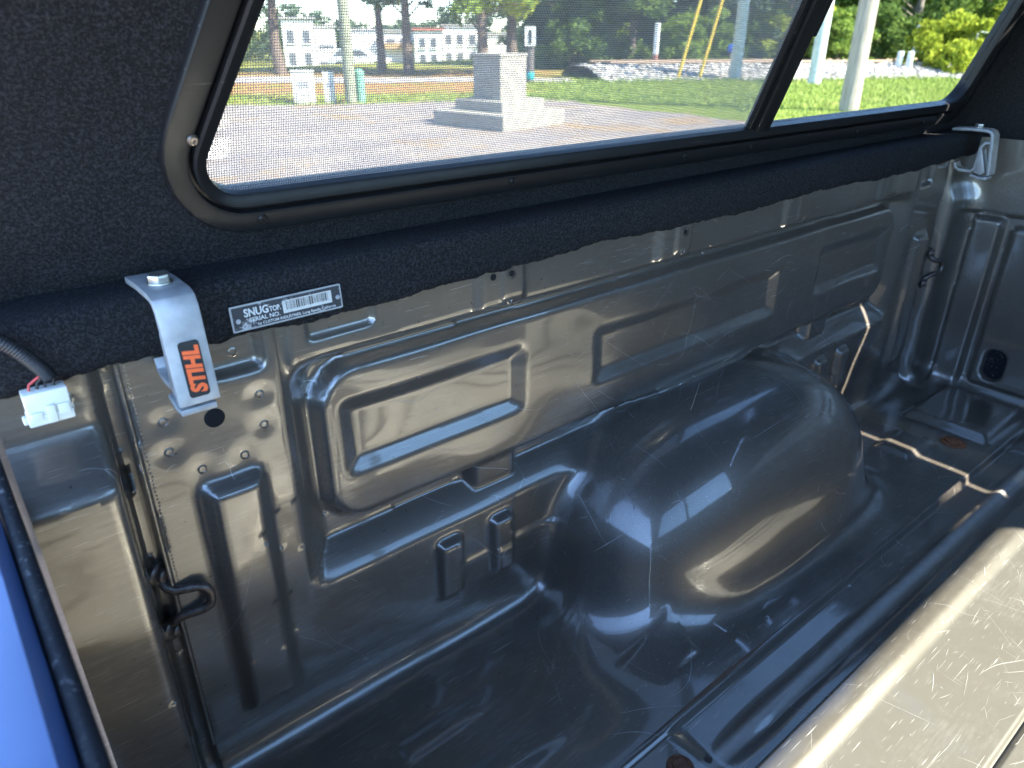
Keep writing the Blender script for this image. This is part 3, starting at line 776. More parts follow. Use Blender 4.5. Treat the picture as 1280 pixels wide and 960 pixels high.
while x < 0.0970:
    wd = random.choice((0.0004, 0.0004, 0.0008, 0.0012)); bc.add([PM @ Vector(p) for p in ((x, 0.0108, 0.0007), (x + wd, 0.0108, 0.0007), (x + wd, 0.0190, 0.0007), (x, 0.0190, 0.0007))], [(0, 1, 2, 3)])
    x += wd + random.choice((0.0005, 0.0007, 0.0011))
bc.obj('barcode', BLACK, plate)
for px, py in ((0.0062, 0.0100), (0.1075, 0.0115)):
    MB().lathe(PM @ Vector((px, py, 0.0003)), [(0.0024, 0), (0.0021, 0.0010), (0.0010, 0.0013)], PM.to_3x3() @ Vector((0, 0, 1)), 12).obj('rivet', ALU, plate, smooth=40)

# ================================================================== CLAMPS
def strip(poly, th, x0, x1):
    """a bent strap: polyline in (y, z) given a thickness, extruded along x"""
    P = [Vector(p) for p in poly]; L = []; R2 = []
    for i, p in enumerate(P):
        a = P[max(i - 1, 0)]; b = P[min(i + 1, len(P) - 1)]
        t = (b - a).normalized(); n = Vector((-t.y, t.x))
        k = 1.0
        if 0 < i < len(P) - 1:
            t1 = (p - a).normalized(); k = 1 / max(0.5, abs(Vector((-t1.y, t1.x)).dot(n)))
        L.append(p + n * th / 2 * k); R2.append(p - n * th / 2 * k)
    ring = L + R2[::-1]; n = len(ring); m_ = len(P)
    V_ = [(x0, q.x, q.y) for q in ring] + [(x1, q.x, q.y) for q in ring]
    F_ = [(i, (i + 1) % n, n + (i + 1) % n, n + i) for i in range(n)]
    for i in range(m_ - 1):
        a, b, c_, d = i, i + 1, n - 2 - i, n - 1 - i
        F_.append((a, b, c_, d)); F_.append((n + d, n + c_, n + b, n + a))
    return V_, F_
def clamp(x, label, sticker):
    root = empty('rail_clamp', (x, 0.70, 0.52), label, 'clamp', 'cap rail clamps')
    hw = 0.0170
    strap = MB().add(*strip([(0.768, 0.6170), (0.735, 0.6195), (0.699, 0.6195), (0.690, 0.6170), (0.6855, 0.6100), (0.683, 0.594), (0.676, 0.545), (0.674, 0.529)], 0.0062, x - hw, x + hw)).obj('strap', ALU, root, smooth=32, bevel=0.0012)
    MB().add(*strip([(0.748, 0.548), (0.744, 0.538), (0.735, 0.5335), (0.712, 0.5335), (0.704, 0.540), (0.703, 0.585), (0.697, 0.594), (0.684, 0.596)], 0.0058, x - hw + 0.004, x + hw - 0.004)).obj('jaw', ALU, root, smooth=32, bevel=0.001)
    MB().add(*strip([(0.709, 0.5260), (0.690, 0.5215), (0.6745, 0.5225)], 0.0056, x - hw + 0.001, x + hw - 0.003)).obj('foot', ALU, root, smooth=32, bevel=0.001)
    for sx in (-1, 1):
        g = MB(); poly = [(0.704, 0.532), (0.704, 0.586), (0.698, 0.578), (0.690, 0.556), (0.682, 0.536), (0.690, 0.527)]
        n = len(poly); xa, xb = x + sx * (hw - 0.0035), x + sx * (hw - 0.0085)
        g.add([(xa, *p) for p in poly] + [(xb, *p) for p in poly], [tuple(range(n)), tuple(range(n, 2 * n))[::-1]] + [(i, (i + 1) % n, n + (i + 1) % n, n + i) for i in range(n)])
        g.obj('gusset', ALU, root, bevel=0.0008, smooth=32)
    b = MB(); bc_ = (x, 0.722, 0.6228)
    b.lathe(bc_, [(0.0105, 0), (0.0105, 0.0016)], (0, 0, 1), 24)
    hexp = [(bc_[0] + 0.0093 * math.cos(R_(60 * k + 12)), bc_[1] + 0.0093 * math.sin(R_(60 * k + 12))) for k in range(6)]
    b.prism(hexp, bc_[2] + 0.0017, bc_[2] + 0.0080)
    b.obj('bolt', ZINC, root, bevel=0.0005, smooth=30)
    if sticker:
        z0 = Vector((x + 0.0010, 0.6749 - 0.0036, 0.5360)); z1 = Vector((x + 0.0010, 0.6817 - 0.0036, 0.5840))
        up = (z1 - z0)
        fm = face_matrix(z0 + Vector((0, -0.0006, 0)), (0.03, 0, 0.0) , up)      # right = +x, up the strap
        Hh = up.length
        lab = MB().prism(rr2(-0.0085, 0.0085, 0.0, Hh, 0.003), 0.0, 0.0003, fm).obj('sticker', BLACK, root)
        # letters run upwards: text right = strap up, text up = -x
        tm = fm @ Matrix(((0, -1, 0, 0.0062), (1, 0, 0, 0.0032), (0, 0, 1, 0.0005), (0, 0, 0, 1)))
        text_obj('STIHL', 0.0172, tm, ORANGE, lab, 'lettering', 0.0009, 0.18, 0.92)
    return root
clamp(0.146, 'dull aluminium clamp bearing a black sticker with orange letters', True)
clamp(1.842, 'plain aluminium clamp holding the cap rail beside the headboard', False)

# ================================================================== WIRING PLUG
wire = empty('wiring_plug', (0.04, 0.70, 0.53), 'milky white wiring plug dangling from a black corrugated cable', 'connector')
pts = [(-0.16, 0.760, 0.760), (-0.12, 0.752, 0.724), (-0.070, 0.738, 0.688), (-0.03, 0.726, 0.655), (0.005, 0.716, 0.624), (0.030, 0.7115, 0.600), (0.0445, 0.710, 0.579), (0.0495, 0.709, 0.568)]
def spline(P, n):
    P = [Vector(p) for p in P]; Q = [P[0]] + P + [P[-1]]; out = []
    for k in range(n):
        t = k / (n - 1) * (len(P) - 1); i = min(int(t), len(P) - 2); u = t - i
        a, b, c, d = Q[i], Q[i + 1], Q[i + 2], Q[i + 3]
        out.append(0.5 * ((2 * b) + (c - a) * u + (2 * a - 5 * b + 4 * c - d) * u * u + (3 * b - a - 3 * c + d) * u ** 3))
    return out
sp_ = spline(pts, 360)
MB().tube(sp_, [0.0062 if (k % 4) < 2 else 0.0052 for k in range(360)], 12).obj('corrugated_sleeve', DARKPLASTIC, wire, smooth=80)
pl = MB()
def pb(x0, x1, y0, y1, z0, z1): pl.box(((x0 + x1) / 2, (y0 + y1) / 2, (z0 + z1) / 2), (x1 - x0, y1 - y0, z1 - z0), bev=0.0012)
pb(0.0270, 0.0575, 0.700, 0.716, 0.5420, 0.5620); pb(0.0262, 0.0580, 0.699, 0.717, 0.5350, 0.5435); pb(0.0395, 0.0460, 0.6965, 0.7005, 0.5360, 0.5510)
pb(0.0475, 0.0560, 0.6970, 0.7005, 0.5410, 0.5500); pb(0.0285, 0.0370, 0.6978, 0.7005, 0.5400, 0.5470); pb(0.0232, 0.0264, 0.704, 0.712, 0.5360, 0.5420); pb(0.0572, 0.0592, 0.703, 0.713, 0.5390, 0.5470)
pl.obj('plug_body', NYLON, wire, smooth=40)
for x, mt in ((0.0330, REDWIRE), (0.0385, DARKPLASTIC), (0.0440, DARKPLASTIC), (0.0500, DARKPLASTIC)):
    MB().tube([(x, 0.708, 0.5625), (x + 0.001, 0.708, 0.567), (0.0485 + (x - 0.042) * 0.25, 0.709, 0.574)], 0.0011, 8).obj('wire', mt, wire, smooth=60)

#OUTDOOR#
# ================================================================== OUTDOORS
def terr(x, y):
    z = GROUND + np.zeros(np.broadcast(x, y).shape)
    z = z - 2.6 * smooth(31, 66, y - 0.12 * x)
    z = z + 0.03 * np.sin(x * 0.7) * np.sin(y * 0.53) * smooth(12, 20, np.hypot(x, y))
    return z
def tz(x, y): return float(terr(np.array([float(x)]), np.array([float(y)]))[0])

def ground_mat():
    s = NT('grass and pine straw'); n1 = s.noise(0.9, 4, 0.6); n2 = s.noise(9, 4, 0.7); n3 = s.noise(45, 3, 0.7)
    g = s.mix(s.ramp(n2, [(0.3, 0.0), (0.7, 1.0)]), (0.10, 0.16, 0.022), (0.21, 0.27, 0.05))
    g = s.mix(s.ramp(n3, [(0.45, 0.0), (0.75, 0.8)]), g, (0.30, 0.30, 0.10))
    g = s.mix(s.ramp(n1, [(0.60, 0.0), (0.74, 0.75)]), g, (0.34, 0.22, 0.10))
    # pine straw shows beside the drive beyond the lot
    sep = s.n('SeparateXYZ', i_0=s.co)
    far = s.math('ADD', sep.outputs[1], s.math('MULTIPLY', sep.outputs[0], 0.62))
    far = s.math('ADD', far, s.math('MULTIPLY', s.noise(0.5, 3), 5.0))
    st = s.ramp(s.math('MULTIPLY', far, 0.02), [(0.47, 0.0), (0.51, 1.0), (0.80, 1.0), (0.9, 0.3)])
    nor = s.ramp(s.math('MULTIPLY', s.math('ADD', sep.outputs[1], s.math('MULTIPLY', sep.outputs[0], -0.75)), 0.02), [(0.10, 0.0), (0.17, 1.0)])
    straw = s.mix(n2, (0.30, 0.13, 0.05), (0.42, 0.24, 0.12))
    g = s.mix(s.math('MULTIPLY', s.math('MULTIPLY', st, nor), s.ramp(s.noise(1.6, 4, 0.7), [(0.36, 0.25), (0.55, 1.0)])), g, straw)
    s.bsdf(Base_Color=g, Roughness=0.95, Specular_IOR_Level=0.1, Normal=s.bump(s.math('ADD', n3, n2), 0.8, 0.05)); return s.m
r = np.concatenate([np.linspace(0, 80, 161), np.geomspace(82, 900, 24)])
gxs = np.concatenate([-r[:0:-1], r])
keep = gxs[(gxs > -60) | (np.arange(len(gxs)) % 4 == 0)]
TX, TY = np.meshgrid(keep, keep, indexing='ij')
TZ = terr(TX, TY)
tag(link('ground', mesh_np('ground', np.stack([TX, TY, TZ], -1).reshape(-1, 3), grid_faces(len(keep), len(keep))), ground_mat()), kind='structure')

def sheet(name, outline, mat, dz, wob=0.25, step=0.5):
    """flat sheet with an uneven outline laid just above the terrain"""
    P = [Vector(p) for p in outline]; pts = []
    for i, p in enumerate(P):
        q = P[(i + 1) % len(P)]; k = max(1, int((q - p).length / step))
        for j in range(k):
            c = p.lerp(q, j / k); pts.append(c + Vector((random.uniform(-wob, wob), random.uniform(-wob, wob))))
    bm = bmesh.new(); vs = [bm.verts.new((p.x, p.y, 0)) for p in pts]; bm.faces.new(vs)
    bmesh.ops.triangulate(bm, faces=bm.faces[:])
    for _ in range(3): bmesh.ops.subdivide_edges(bm, edges=[e for e in bm.edges if e.calc_length() > 2.0], cuts=1); bmesh.ops.triangulate(bm, faces=bm.faces[:])
    for v in bm.verts: v.co.z = tz(v.co.x, v.co.y) + dz
    bmesh.ops.recalc_face_normals(bm, faces=bm.faces[:])
    me = bpy.data.meshes.new(name); bm.to_mesh(me); bm.free()
    if me.polygons and me.polygons[0].normal.z < 0: me.flip_normals()
    return tag(link(name, me, mat), kind='structure')
def gravel_mat():
    s = NT('pale gravel'); vo = s.n('TexVoronoi', i_Vector=s.co, i_Scale=26.0); n = s.noise(1.1, 4, 0.6); n2 = s.noise(60, 3, 0.7)
    c = s.mix(s.ramp(vo.outputs['Distance'], [(0.0, 0.0), (0.6, 1.0)]), (0.36, 0.31, 0.295), (0.21, 0.18, 0.175))
    c = s.mix(s.ramp(n, [(0.42, 0.0), (0.62, 0.55)]), c, (0.36, 0.30, 0.25))
    lf = s.math('MULTIPLY', s.ramp(s.noise(0.55, 4, 0.65, s.mapping(loc=(4, 1, 0))), [(0.55, 0.0), (0.66, 1.0)]), s.ramp(n2, [(0.42, 0.0), (0.55, 1.0)]))
    c = s.mix(s.math('MULTIPLY', lf, 0.8), c, (0.34, 0.20, 0.06))
    s.bsdf(Base_Color=c, Roughness=0.95, Specular_IOR_Level=0.1, Normal=s.bump(s.math('SUBTRACT', n2, vo.outputs['Distance']), 0.8, 0.02)); return s.m
sheet('gravel_lot', [(-30, 22), (2, 19.5), (6.0, 18.1), (7.4, 17.3), (8.8, 16.5), (10.9, 15.6), (13.3, 14.9), (13.1, 12.8), (12.9, 10.7), (13.0, 9.3), (13.1, 7.8), (12.9, 6.0), (12, -4), (14, -30), (-30, -30)], gravel_mat(), 0.012)
drive = NT('worn asphalt drive'); dn = drive.noise(30, 4, 0.7)
drive.bsdf(Base_Color=drive.mix(dn, (0.24, 0.21, 0.20), (0.38, 0.34, 0.32)), Roughness=0.95)
sheet('drive', [(-20, 36), (9.4, 25.1), (15.4, 20.6), (18.0, 18.6), (19.6, 20.6), (17.2, 22.9), (10.4, 28.0), (-18, 40)], drive.m, 0.014, 0.15)

# railway ballast bank of loose stone
def ball_pt(t, u):               # t along the line, u across it away from the lot
    a = Vector((18.2, 18.4)); d = Vector((0.882, -0.471)); n = Vector((0.471, 0.882))
    p = a + d * t + n * (u + 0.010 * (t - 9) ** 2 * 0.15)
    z = GROUND + 0.36 * float(smooth(0, 2.6, u)) - 0.9 * float(smooth(4.5, 7.5, u))
    return Vector((p.x, p.y, z - (0.05 if u <= 0 else 0)))
nt_, nu_ = 90, 16
BV = [ball_pt(0.8 + 56 * i / (nt_ - 1), -0.2 + 8 * j / (nu_ - 1)) for i in range(nt_) for j in range(nu_)]
stn = NT('pale railway stone'); sv = stn.n('TexVoronoi', i_Vector=stn.co, i_Scale=9.0); sc2 = stn.n('SeparateColor', i_0=sv.outputs['Color'])
stn.bsdf(Base_Color=stn.ramp(sc2.outputs[0], [(0.0, (0.22, 0.20, 0.19)), (0.5, (0.40, 0.37, 0.35)), (1.0, (0.60, 0.57, 0.54))]), Roughness=0.95, Normal=stn.bump(stn.math('SUBTRACT', 1.0, sv.outputs['Distance']), 1.0, 0.08))
tag(link('ballast_bank', mesh_np('ballast_bank', [tuple(v) for v in BV], grid_faces(nt_, nu_)), stn.m), kind='structure')
ico = bmesh.new(); bmesh.ops.create_icosphere(ico, subdivisions=1, radius=1); icv = np.array([v.co[:] for v in ico.verts]); icf = np.array([[v.index for v in f.verts] for f in ico.faces]); ico.free()
Vs = []; Fs = []
for k in range(5200):
    t = random.uniform(0.8, 30); u = abs(random.gauss(1.2, 1.2)); u = min(u, 4.4)
    p = ball_pt(t, u); sc_ = random.uniform(0.05, 0.11)
    a = rng.normal(size=(3, 3)); q, _ = np.linalg.qr(a)
    v = (icv * rng.uniform(0.75, 1.25, size=(12, 1))) @ q.T * np.array([1, 1, 0.75]) * sc_ + np.array(p) + np.array([0, 0, sc_ * 0.3])
    Vs.append(v); Fs.append(icf + 12 * k)
tag(link('ballast_stones', mesh_np('ballast_stones', np.concatenate(Vs), np.concatenate(Fs), False), stn.m), 'loose pale stones covering the railway bank', 'stones', kind='stuff')
rail_m = simple('rail steel', (0.16, 0.11, 0.08), 0.6, 0.4)
for k, u in enumerate((3.0, 4.435)):
    MB().tube([ball_pt(t, u) + Vector((0, 0, 0.10)) for t in np.linspace(1.5, 54, 40)], 0.06, 6).obj('rail', rail_m)
    o = bpy.data.objects['rail' if k == 0 else 'rail.001']
    tag(o, ('brown steel rail on the ballast beside the grass', 'brown steel rail on the ballast beside the trees')[k], 'rail', 'railway rails')

# grass blades over the bank in front of the ballast
gv = []; gf = []
def blade(x, y, h, wd):
    k = len(gv); a = random.uniform(0, 6.28); ca, sa = math.cos(a) * wd, math.sin(a) * wd; z = tz(x, y)
    lx, ly = random.uniform(-.5, .5) * h, random.uniform(-.5, .5) * h
    gv.extend([(x - ca, y - sa, z - 0.01), (x + ca, y + sa, z - 0.01), (x + lx, y + ly, z + h)]); gf.append((k, k + 1, k + 2))
for k in range(60000):
    x = random.uniform(12.5, 30); y = random.uniform(3, 19)
    if x < 13.2 + 0.1 * y and y > 8: continue
    rel = Vector((x, y)) - Vector((18.2, 18.4)); u = rel.dot(Vector((0.471, 0.882)))
    if u > 0.25: continue
    edge = 1.0 if u > -0.7 else 0.0
    blade(x, y, random.uniform(0.04, 0.10) + edge * random.uniform(0, 0.14), random.uniform(0.008, 0.016))
for k in range(14000):
    x = random.uniform(2, 15); y = 18.3 - 0.6 * (x - 5) + random.uniform(0.2, 3.4)
    blade(x, y, random.uniform(0.04, 0.10), random.uniform(0.008, 0.016))
gm = NT('grass blades'); gn = gm.noise(1.2, 4, 0.7)
gm.bsdf(Base_Color=gm.ramp(gn, [(0.3, (0.13, 0.20, 0.03)), (0.55, (0.24, 0.31, 0.06)), (0.75, (0.40, 0.36, 0.14))]), Roughness=0.8)
tag(link('grass', mesh_np('grass', gv, gf, False), gm.m), 'mown grass on the slope below the railway bank', 'grass', kind='stuff')

# ---- trees
def bark(name, c):
    s = NT(name); n = s.noise(1.0, 4, 0.7, s.mapping(scale=(14, 14, 2.2)))
    s.bsdf(Base_Color=s.mix(n, tuple(v * 0.5 for v in c), tuple(v * 1.5 for v in c)), Roughness=0.95, Normal=s.bump(n, 0.9, 0.05)); return s.m
BARK = bark('pine bark', (0.15, 0.11, 0.09)); BARK2 = bark('grey bark', (0.20, 0.17, 0.14))
def leaf_mat(name, a, b):
    s = NT(name); n = s.noise(0.8, 3, 0.6); n2 = s.noise(7, 2, 0.6)
    c = s.mix(s.ramp(s.math('MULTIPLY_ADD', n2, 0.5, s.math('MULTIPLY', n, 0.5)), [(0.35, 0.0), (0.65, 1.0)]), a, b)
    d = s.n('BsdfDiffuse', i_Color=c); t = s.n('BsdfTranslucent', i_Color=c); mx = s.n('MixShader', i_0=0.4)
    s.t.links.new(d.outputs[0], mx.inputs[1]); s.t.links.new(t.outputs[0], mx.inputs[2]); s.t.links.new(mx.outputs[0], s.out.inputs[0]); return s.m
LM = [leaf_mat('deep green leaves', (0.07, 0.12, 0.035), (0.16, 0.23, 0.06)), leaf_mat('yellow green leaves', (0.20, 0.26, 0.03), (0.40, 0.44, 0.06)), leaf_mat('mid green leaves', (0.11, 0.18, 0.035), (0.25, 0.33, 0.07)), leaf_mat('blue green leaves', (0.08, 0.12, 0.075), (0.16, 0.21, 0.13))]
def crown(cl, nleaf, size, rs):
    """leaf quads gathered in clumps (x, y, z, radius)"""
    cl = np.array(cl); wt = cl[:, 3] ** 2; k = rs.choice(len(cl), nleaf, p=wt / wt.sum())
    d = rs.normal(size=(nleaf, 3)); d /= np.linalg.norm(d, axis=1)[:, None]
    rad = cl[k, 3] * rs.uniform(0.25, 1.0, nleaf) ** 0.6
    c = cl[k, :3] + d * rad[:, None] * np.array([1, 1, 0.62])
    a = rs.normal(size=(nleaf, 3)); a /= np.linalg.norm(a, axis=1)[:, None]
    b = np.cross(a, rs.normal(size=(nleaf, 3))); b /= np.maximum(np.linalg.norm(b, axis=1), 1e-6)[:, None]
    L = (size * rs.uniform(0.6, 1.4, nleaf))[:, None]; a = a * L; b = b * L * 0.5
    V_ = np.stack([c - a, c + b, c + a, c - b], 1).reshape(-1, 3)
    return V_, np.arange(4 * nleaf).reshape(-1, 4)
def tree(x, y, h, label, mat, base=2.0, rad=2.6, r0=0.2, nleaf=7000, size=0.15, kind='broadleaf_tree', lean=0.0, brk=None, seed=0, cat='tree', grp='trees beyond the lot', clumps=60):
    z0 = tz(x, y); rs = np.random.default_rng(seed + 100)
    t = empty(kind, (x, y, z0), label, cat, grp)
    top = Vector((x + lean * h, y + rs.uniform(-.2, .2), z0 + h))
    tb = MB(); ax_ = [Vector((x, y, z0 - 0.3)).lerp(top, k / 8) + Vector((rs.uniform(-.08, .08), rs.uniform(-.08, .08), 0)) * (k > 0) for k in range(9)]
    tb.tube(ax_, [r0 * (1.35 if k == 0 else 1 - 0.095 * k) for k in range(9)], 9)
    cl = []
    for k in range(clumps):
        zz = base + (h - base) * rs.uniform(0, 1) ** 1.15; fr = (zz - base) / max(0.1, h - base)
        rr = rad * (1 - 0.65 * fr) * math.sqrt(rs.uniform(0.05, 1)); an = rs.uniform(0, 6.283)
        cx_ = x + lean * zz + rr * math.cos(an); cy_ = y + rr * math.sin(an)
        cl.append((cx_, cy_, z0 + zz, rs.uniform(0.35, 0.75) * (rad / 2.6) ** 0.5))
        if k % 3 == 0 and rr > 0.5:
            q = Vector((x + lean * (zz - 0.7), y, z0 + max(0.6, zz - 0.7)))
            tb.tube([q, q.lerp(Vector((cx_, cy_, z0 + zz)), 0.55) + Vector((0, 0, 0.12)), (cx_, cy_, z0 + zz)], [0.05, 0.03, 0.012], 5)
    tb.obj('trunk', brk or BARK, t, smooth=60)
    Vv, Ff = crown(cl, nleaf, size, rs)
    link('crown', mesh_np('crown', Vv, Ff, False), mat, t)
    return t
def shrub(x, y, h, rad, label, mat, nleaf, size=0.12, seed=0):
    z0 = tz(x, y); rs = np.random.default_rng(seed + 500)
    t = empty('shrub', (x, y, z0), label, 'shrub', 'undergrowth behind the railway')
    cl = []; st_ = MB()
    for k in range(34):
        zz = h * rs.uniform(0.08, 0.95); rr = rad * math.sqrt(rs.uniform(0, 1)) * (1 - 0.35 * zz / h); an = rs.uniform(0, 6.283)
        p = (x + rr * math.cos(an), y + rr * math.sin(an), z0 + zz); cl.append((*p, rs.uniform(0.3, 0.6)))
        if k % 5 == 0: st_.tube([(x + rs.uniform(-.2, .2), y + rs.uniform(-.2, .2), z0 - 0.1), p], [0.035, 0.012], 5)
    st_.obj('stem', BARK2, t)
    Vv, Ff = crown(cl, nleaf, size, rs); link('foliage', mesh_np('foliage', Vv, Ff, False), mat, t)

def along(px, dist):           # a ground spot on the bearing of a picture column
    d = RW @ np.array([px - 640, -445.0, f_px]); d = d[:2] / np.hypot(d[0], d[1]); return CAM.x + d[0] * dist, CAM.y + d[1] * dist
# pines standing in the straw by the drive
for i, (px, d, r0, base, mat, lab) in enumerate((
        (345, 31, 0.20, 4.2, 0, 'pine trunk beside the shaded end of the white building'),
        (474, 32, 0.17, 2.6, 1, 'slim pine standing before the balcony block'),
        (509, 31, 0.19, 2.4, 0, 'straight pine between two white blocks'),
        (603, 30, 0.22, 2.0, 2, 'dark pine rising behind the concrete pillar'),
        (641, 31, 0.22, 2.2, 1, 'thick pine beside the white arrow sign'))):
    x, y = along(px, d); tree(x, y, 11, lab, LM[mat], base, 2.3, r0, 5200, 0.13, 'pine_tree', seed=i, lean=-0.01, clumps=70)
# wood behind the railway
spec = [(700, 44, 3, 'blue green tree right of the arrow sign'), (735, 40, 2, 'mid green tree behind the tilted trunk'), (757, 37, 0, 'dark slender trunk left of the white marker'), (792, 36, 0, 'dark trunk beside the white marker'),
        (835, 42, 2, 'bushy tree behind the white marker'), (875, 40, 0, 'dark tree behind the yellow guy guards'), (905, 38, 3, 'blue green tree behind the guy wires'), (950, 41, 0, 'deep green tree behind the window post'),
        (985, 38, 1, 'yellow green tree left of the pale pole'), (1015, 40, 2, 'mid green tree behind the pale pole'), (1062, 42, 1, 'yellow green tree between the two poles'), (1095, 41, 2, 'green tree behind the weathered pole'),
        (1143, 40, 0, 'old pine with a pale trunk by the marker stones'), (1185, 43, 2, 'green tree behind the wire fence'), (1230, 44, 1, 'yellow green tree past the wire fence'), (1275, 45, 2, 'wide green tree at the far end of the bank'), (1330, 46, 0, 'dark tree at the far end of the bank'), (665, 50, 0, 'dark tree far behind the arrow sign')]
for i, (px, d, mt, lab) in enumerate(spec):
    x, y = along(px, d); tree(x, y, random.uniform(8, 11), lab, LM[mt], 0.9 if px not in (757, 792, 1143) else 1.9, random.uniform(2.2, 3.0), 0.20 if px in (757, 792, 1143) else 0.13, 6500, 0.14, seed=20 + i, brk=BARK2 if px == 1143 else BARK, clumps=80)
nm = ['left of the white marker', 'below the tilted trunk', 'behind the white marker', 'behind the guy guards', 'behind the blue box', 'left of the pale pole', 'between the poles', 'behind the weathered pole', 'by the old pine', 'under the wire fence', 'past the fence end', 'beside the arrow sign']
for i, px in enumerate((720, 765, 815, 865, 915, 975, 1050, 1100, 1140, 1190, 1245, 685)):
    x, y = along(px, 35 + 2 * (i % 3)); shrub(x, y, random.uniform(1.7, 2.6), random.uniform(1.5, 2.0), 'leafy shrub ' + nm[i], LM[(0, 2, 3, 2, 0, 2, 2, 0, 2, 1, 2, 3)[i]], 3600, seed=i)
# far wood closing the view
fv = []; ff = []; rs = np.random.default_rng(77); cl = []
for k in range(420):
    px = rs.uniform(280, 1420); d = rs.uniform(60, 84) if px > 690 else rs.uniform(98, 125); x, y = along(px, d)
    lowz = tz(x, y); top = 7.5 if px > 690 else (6.5 if px < 400 or px > 560 else 4.6)
    cl.append((x, y, lowz + rs.uniform(0.3, top), rs.uniform(1.0, 2.0)))
Vv, Ff = crown(cl, 42000, 0.34, rs)
tag(link('far_wood', mesh_np('far_wood', Vv, Ff, False), LM[3]), 'hazy green wood closing the view behind buildings and railway', 'wood', kind='stuff')

# ---- poles
WOOD = NT('weathered pole timber'); wn = WOOD.noise(1.0, 5, 0.7, WOOD.mapping(scale=(30, 30, 1.6)))
WOOD.bsdf(Base_Color=WOOD.ramp(wn, [(0.3, (0.20, 0.17, 0.14)), (0.6, (0.42, 0.37, 0.31)), (0.8, (0.50, 0.42, 0.30))]), Roughness=0.9, Normal=WOOD.bump(wn, 0.6, 0.02)); WOOD = WOOD.m
PALE = simple('pale weathered pole', (0.52, 0.55, 0.54), 0.85, var=0.25, scale=8)
def pole(px, d, r0, r1, h, mat, label, dx=0.0):
    x, y = along(px, d); z0 = tz(x, y)
    t = empty('utility_pole', (x, y, z0), label, 'pole', 'utility poles')
    MB().tube([(x + dx * k / 6, y, z0 - 0.3 + (h + 0.3) * k / 6) for k in range(7)], [r0 + (r1 - r0) * k / 6 for k in range(7)], 16).obj('shaft', mat, t, smooth=60)
    MB().box((x + dx, y, z0 + h - 0.6), (2.2, 0.12, 0.14), rz=0.6).obj('crossarm', mat, t)
    return x, y, z0
pole(1080, 18.1, 0.20, 0.14, 9.5, WOOD, 'weathered brown timber pole standing in the grass')
pole(1029, 27.5, 0.21, 0.15, 9.5, PALE, 'pale grey pole at the foot of the ballast')
ax0, ay0, az0 = pole(926, 28.0, 0.20, 0.15, 9.5, PALE, 'pale grey pole held by guy wires with yellow guards')
pole(431, 18.7, 0.135, 0.105, 8.5, simple('greenish pole', (0.24, 0.25, 0.17), 0.9, var=0.3, scale=9), 'greenish timber pole beside the utility boxes')
YEL = simple('yellow guy guard', (0.62, 0.42, 0.05), 0.5)
for i, (px, d) in enumerate(((852, 26.6), (880, 27.2))):
    x, y = along(px, d); z0 = tz(x, y); a = Vector((x, y, z0)); b = Vector((ax0, ay0, az0 + (9.0, 6.0)[i]))
    t = empty('guy_wire', (x, y, z0), ('yellow guarded guy wire farthest from its pale pole', 'yellow guarded guy wire closest to its pale pole')[i], 'guy wire', 'guy wires')
    MB().tube([a, b], 0.012, 5).obj('cable', STEEL, t)
    dr = (b - a).normalized(); MB().tube([a + dr * 0.15, a + dr * 2.7], 0.055, 8).obj('guard', YEL, t, smooth=60)
# wire fence far right
fw_ = empty('wire_fence', (*along(1190, 34), GROUND), 'low fence of pale wires strung before the trees', 'fence')
pa = Vector((*along(1148, 35.5), GROUND)); pb_ = Vector((*along(1262, 36.5), GROUND))
for h in (0.55, 0.85, 1.1, 1.45):
    MB().tube([pa + Vector((0, 0, h + 0.25)), (pa + pb_) / 2 + Vector((0, 0, h + 0.08)), pb_ + Vector((0, 0, h))], 0.022, 5).obj('wire', PALE, fw_)
for k in range(4):
    p = pa.lerp(pb_, k / 3); MB().tube([p, p + Vector((0, 0, 1.75))], 0.045, 7).obj('post', PALE, fw_)
for i, px in enumerate((1133, 1146)):
    x, y = along(px, 33.5); z0 = -0.55
    tag(MB().box((x, y, z0 + 0.1), (0.26, 0.22, 1.0), rz=0.4, bev=0.04).obj('marker_stone', PALE, smooth=40), ('leaning white marker stone left of the old pine', 'upright white marker stone right of the old pine')[i], 'marker', 'white marker stones')

# ---- masonry pillar on two steps
CONC = NT('pale masonry'); cn = CONC.noise(7, 5, 0.65); cn2 = CONC.noise(60, 3, 0.6)
CONC.bsdf(Base_Color=CONC.ramp(cn, [(0.3, (0.25, 0.225, 0.195)), (0.7, (0.36, 0.33, 0.28))]), Roughness=0.95, Normal=CONC.bump(cn2, 0.6, 0.02)); CONC = CONC.m
pcx, pcy = along(624, 14.3); rot = R_(10)
pil = empty('masonry_pillar', (pcx, pcy, GROUND), 'pale square masonry pillar on two broad steps in the gravel', 'pillar')
MB().box((pcx, pcy, GROUND + 0.12), (1.75, 1.7, 0.30), rz=rot, bev=0.02).obj('step', CONC, pil)
MB().box((pcx + 0.05, pcy + 0.05, GROUND + 0.35), (1.2, 1.15, 0.20), rz=rot, bev=0.02).obj('step', CONC, pil)
MB().box((pcx + 0.05, pcy + 0.05, GROUND + 0.795), (0.72, 0.66, 0.72), rz=rot, bev=0.015).obj('shaft', CONC, pil)
MB().box((pcx + 0.05, pcy + 0.05, GROUND + 1.18), (0.75, 0.69, 0.05), rz=rot, bev=0.012).obj('coping', CONC, pil)
